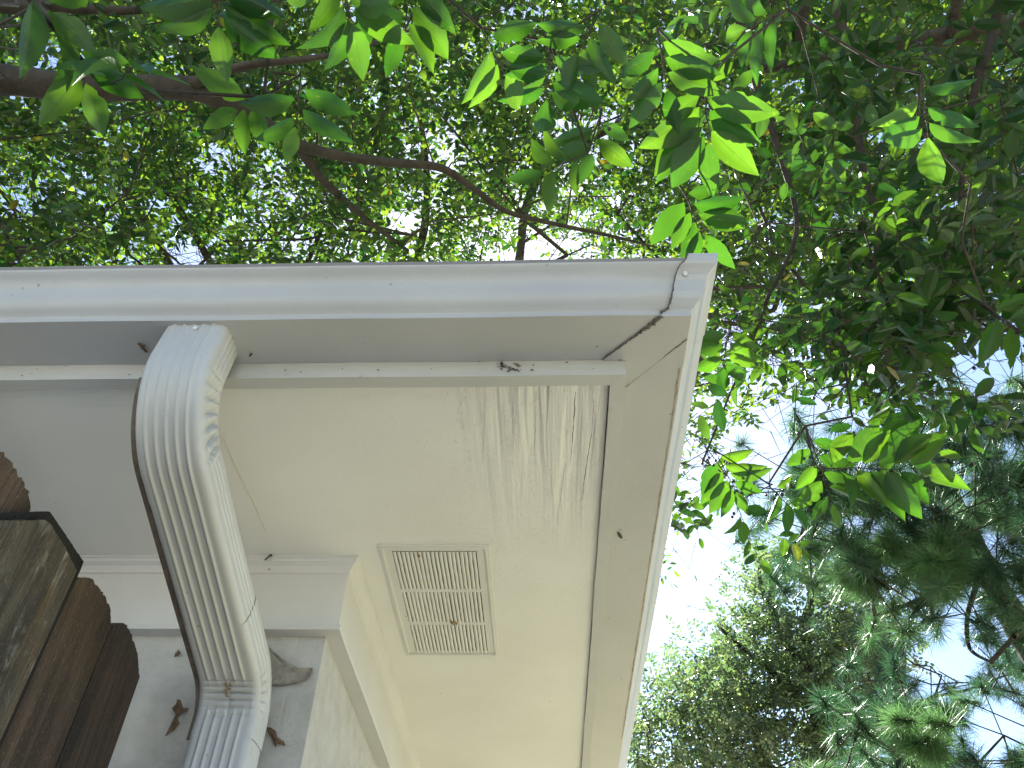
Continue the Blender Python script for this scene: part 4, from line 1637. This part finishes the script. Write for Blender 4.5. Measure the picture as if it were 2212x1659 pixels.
def pine(name_label, trunk_px, rad_px, targets, dist, L0, per, r_tip, parent_name='pine_tree', bright=(), sub=3, spread=.34, nw=.0045, limbs=()):
    t = empty(parent_name, name_label, 'tree', 'pines beyond the house')
    tr_ = [at(x, y, d) for x, y, d in trunk_px]
    foot = tr_[0].copy()
    foot[2] = 0
    tr_ = [foot] + tr_
    V, Fc, P = tube(tr_, [rad_px[0] * 1.25] + list(rad_px), 14, .05, 3)
    fast_obj('trunk', V, [Fc], M_PBARK, t, None, True)
    roots = [P[len(P) // 4::2]]
    for q, w in limbs:
        pp = [at(*z) for z in q]
        V, Fc, lp = tube(pp, w, 9, .07, 5)
        fast_obj('limb', V, [Fc], M_PBARK, t, None, True)
        roots.append(lp[::2])
    root = np.vstack(roots)
    nd, pr, rd = attach(root, targets, step=.3, wig=.3, r_tip=r_tip, expo=.42, r_max=.05, sag=-.03)
    # tufts on short side shoots round each target
    par_dir = np.zeros_like(targets)
    c = np.repeat(targets, sub, 0)
    tip = c + rng.normal(0, spread, c.shape)
    tip[0::sub] = targets
    tp = project(tip)
    ok = np.ones(len(tip), bool)
    for hx, hy, rx, ry in PH:
        ok &= ((tp[:, 0] - hx) / rx) ** 2 + ((tp[:, 1] - hy) / ry) ** 2 > 1
    tip, c = tip[ok], c[ok]
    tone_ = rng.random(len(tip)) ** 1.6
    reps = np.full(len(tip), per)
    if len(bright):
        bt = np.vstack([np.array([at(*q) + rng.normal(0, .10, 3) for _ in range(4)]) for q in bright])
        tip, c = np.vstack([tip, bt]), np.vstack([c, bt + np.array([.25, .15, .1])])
        tone_ = np.concatenate([tone_, np.full(len(bt), 1.25)])  # sunlit look of these tufts put into a lighter needle tone
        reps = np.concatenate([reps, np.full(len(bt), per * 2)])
    V, Fc = skeleton_mesh(nd, pr, rd)
    m = np.linalg.norm(tip - c, axis=1) > 1e-6
    V2, F2 = edge_tubes(c[m], tip[m], np.full(m.sum(), r_tip), np.full(m.sum(), r_tip * .8), 5)
    ax = unit(rng.normal(0, 1, tip.shape) + np.array([0, 0, .25]))
    n_ = len(tip)
    tot_ = int(reps.sum())
    a = np.repeat(ax, reps, 0)
    dd = unit(a * rng.uniform(-.05, 1.5, (tot_, 1)) + unit(rng.normal(0, 1, (tot_, 3))) * 1.0)
    b = np.repeat(tip, reps, 0) + a * rng.uniform(-.13, .05, (tot_, 1)) * (L0 / .22)
    L = L0 * rng.uniform(.7, 1.1, tot_)
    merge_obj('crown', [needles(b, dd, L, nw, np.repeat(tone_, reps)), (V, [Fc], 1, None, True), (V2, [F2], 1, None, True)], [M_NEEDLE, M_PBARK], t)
    return t


p1_poly = [(2040, 880), (2120, 870), (2190, 850), (2330, 830), (2330, 1330), (2211, 1300), (2100, 1250), (2060, 1330), (1990, 1350), (1960, 1280), (1900, 1270), (1800, 1230), (1720, 1190), (1690, 1060), (1760, 1000), (1850, 960), (1960, 960)]
TP1 = np.vstack([canopy_targets(p1_poly, 150, 8.5, 11.5), canopy_targets([(1700, 1010), (1760, 1000), (1720, 1080), (1690, 1060)], 4, 9, 10)])
pine('tall pine with long drooping needles and a thick trunk at right picture edge', [(2330, 1600, 10.4), (2260, 1450, 10.5), (2185, 1330, 10.7), (2125, 1220, 11.0), (2060, 1080, 11.3), (2000, 960, 11.6)],
     [.17, .165, .15, .13, .10, .06], TP1, 10, .25, 210, .008, bright=[(2015, 1215, 8.3), (2030, 1255, 8.3), (1900, 1195, 8.6), (1850, 1240, 8.8)],
     limbs=[([(2110, 1200, 11.0), (2060, 1270, 10.6), (2000, 1290, 10.3), (1950, 1310, 10.0), (1890, 1330, 9.8)], [.05, .04, .032, .025, .015]),
            ([(2050, 1070, 11.3), (1950, 1090, 10.8), (1880, 1110, 10.5), (1800, 1095, 10.2), (1720, 1090, 10)], [.06, .05, .04, .03, .015]),
            ([(2115, 1190, 11.0), (2110, 1260, 10.6), (2090, 1330, 10.2), (2095, 1400, 10.0), (2140, 1430, 9.8)], [.035, .03, .025, .02, .012])])
p2_poly = [(1910, 1530), (1960, 1500), (2010, 1530), (2080, 1560), (2110, 1660), (2240, 1500), (2330, 1470), (2330, 1800), (1870, 1800), (1890, 1580)]
TP2 = np.vstack([canopy_targets(p2_poly, 62, 9.0, 11.5), np.array([at(1858, 1560, 8.6), at(1875, 1585, 8.7), at(1840, 1580, 8.7)])])
pine('shorter pine with bushy needle tufts low in the right corner', [(2000, 1900, 10.4), (2010, 1780, 10.5), (2020, 1660, 10.7), (2030, 1560, 10.9)], [.10, .09, .07, .04], TP2, 10, .22, 220, .007, bright=[(1985, 1590, 8.2), (2010, 1620, 8.2)])
p3_poly = [(1850, 1340), (1960, 1380), (2010, 1430), (2060, 1450), (2140, 1420), (2230, 1390), (2280, 1450), (2211, 1500), (2100, 1500), (2000, 1480), (1900, 1470)]
TP3 = np.vstack([canopy_targets(p3_poly, 40, 13, 15), canopy_targets([(1850, 1380), (1960, 1400), (2000, 1560), (1850, 1600)], 14, 13, 15)])
pine('thin distant pine showing as dark spiky tufts around a bright sky gap', [(1930, 1900, 14.5), (1935, 1760, 14.6), (1940, 1600, 14.7), (1945, 1480, 14.9), (1950, 1400, 15)], [.13, .12, .10, .08, .05], TP3, 14, .24, 90, .009, spread=.3)


# ------------------------------------------------------------------ broad oak beyond the house
def oak(label, trunk, rad, polys, d0, d1, leafL, m, limbs=(), holes=(), nl=9):
    t = empty('oak_tree', label, 'tree', 'oaks beyond the house')
    tr_ = [at(*q) for q in trunk]
    foot = tr_[0].copy()
    foot[2] = 0
    V, Fc, P = tube([foot] + tr_, [rad[0] * 1.25] + list(rad), 12, .06, 8)
    fast_obj('trunk', V, [Fc], M_BARK, t, None, True)
    roots = [P[len(P) // 4::2]]
    for q, w in limbs:
        V, Fc, lp = tube([at(*z) for z in q], w, 8, .06, 6)
        fast_obj('limb', V, [Fc], M_BARK, t, None, True)
        roots.append(lp[::2])
    T = np.vstack([canopy_targets(p, n_, d0, d1) for p, n_ in polys])
    nd, pr, rd = attach(np.vstack(roots), T, step=.5, wig=.3, r_tip=.007, expo=.40, r_max=.06, bias=.6)
    V, Fc = skeleton_mesh(nd, pr, rd)
    B, Dd, Nn, p0, p1 = shoots(T, m, .30, .38, nl, droop=-.1, flat_=.3)
    kp = thin_holes(B, holes)
    B, Dd, Nn = B[kp], Dd[kp], Nn[kp]
    LL = leafL * rng.uniform(.7, 1.2, len(B))
    merge_obj('crown', [leaves(T_FAR, B, Dd, Nn, LL, LL * .5, 0), (V, [Fc], 1, None, True)], [M_OAK, M_BARK], t)
    return t


OH = [(1690, 1545, 55, 22, .6), (1650, 1460, 40, 25, .6), (1700, 1640, 40, 40, .5), (1720, 1290, 35, 40, .7), (1600, 1290, 30, 30, .5), (1760, 1260, 25, 25, .6)]
oak('broad oak with grey-green leaves and forked dark limbs beyond the right eave',
    [(1800, 1800, 17), (1785, 1659, 17), (1765, 1540, 17.2), (1745, 1440, 17.4), (1740, 1350, 17.6), (1752, 1290, 17.8), (1735, 1220, 18), (1728, 1170, 18.2)],
    [.20, .17, .15, .13, .10, .08, .05, .02],
    [([(1640, 1170), (1750, 1160), (1800, 1240), (1900, 1330), (1960, 1360), (1900, 1480), (1870, 1600), (1850, 1800), (1640, 1800), (1560, 1600), (1490, 1500), (1540, 1420), (1560, 1350), (1640, 1300), (1620, 1240)], 430)],
    15.5, 19.5, .10, 12,
    limbs=[([(1745, 1440, 17.4), (1700, 1390, 17.2), (1680, 1340, 17), (1655, 1300, 16.9), (1640, 1240, 16.9), (1650, 1190, 16.9)], [.09, .07, .06, .05, .04, .02]),
           ([(1765, 1540, 17.2), (1700, 1480, 17), (1640, 1430, 16.8), (1580, 1380, 16.6), (1540, 1340, 16.6)], [.09, .07, .05, .04, .02]),
           ([(1752, 1290, 17.8), (1790, 1240, 17.8), (1740, 1170, 17.9)], [.06, .045, .02])],
    holes=OH)
oak('lighter yellow-green oak showing low beside the gutter edge',
    [(1560, 2000, 15.5), (1540, 1800, 15.5), (1530, 1659, 15.6), (1510, 1580, 15.8), (1490, 1520, 16)], [.12, .10, .08, .05, .02],
    [([(1385, 1500), (1440, 1440), (1500, 1460), (1580, 1540), (1620, 1660), (1640, 1800), (1340, 1800), (1360, 1600)], 120)],
    14, 17, .092, 12, holes=[(1420, 1600, 40, 40, .5), (1600, 1600, 30, 40, .4)])
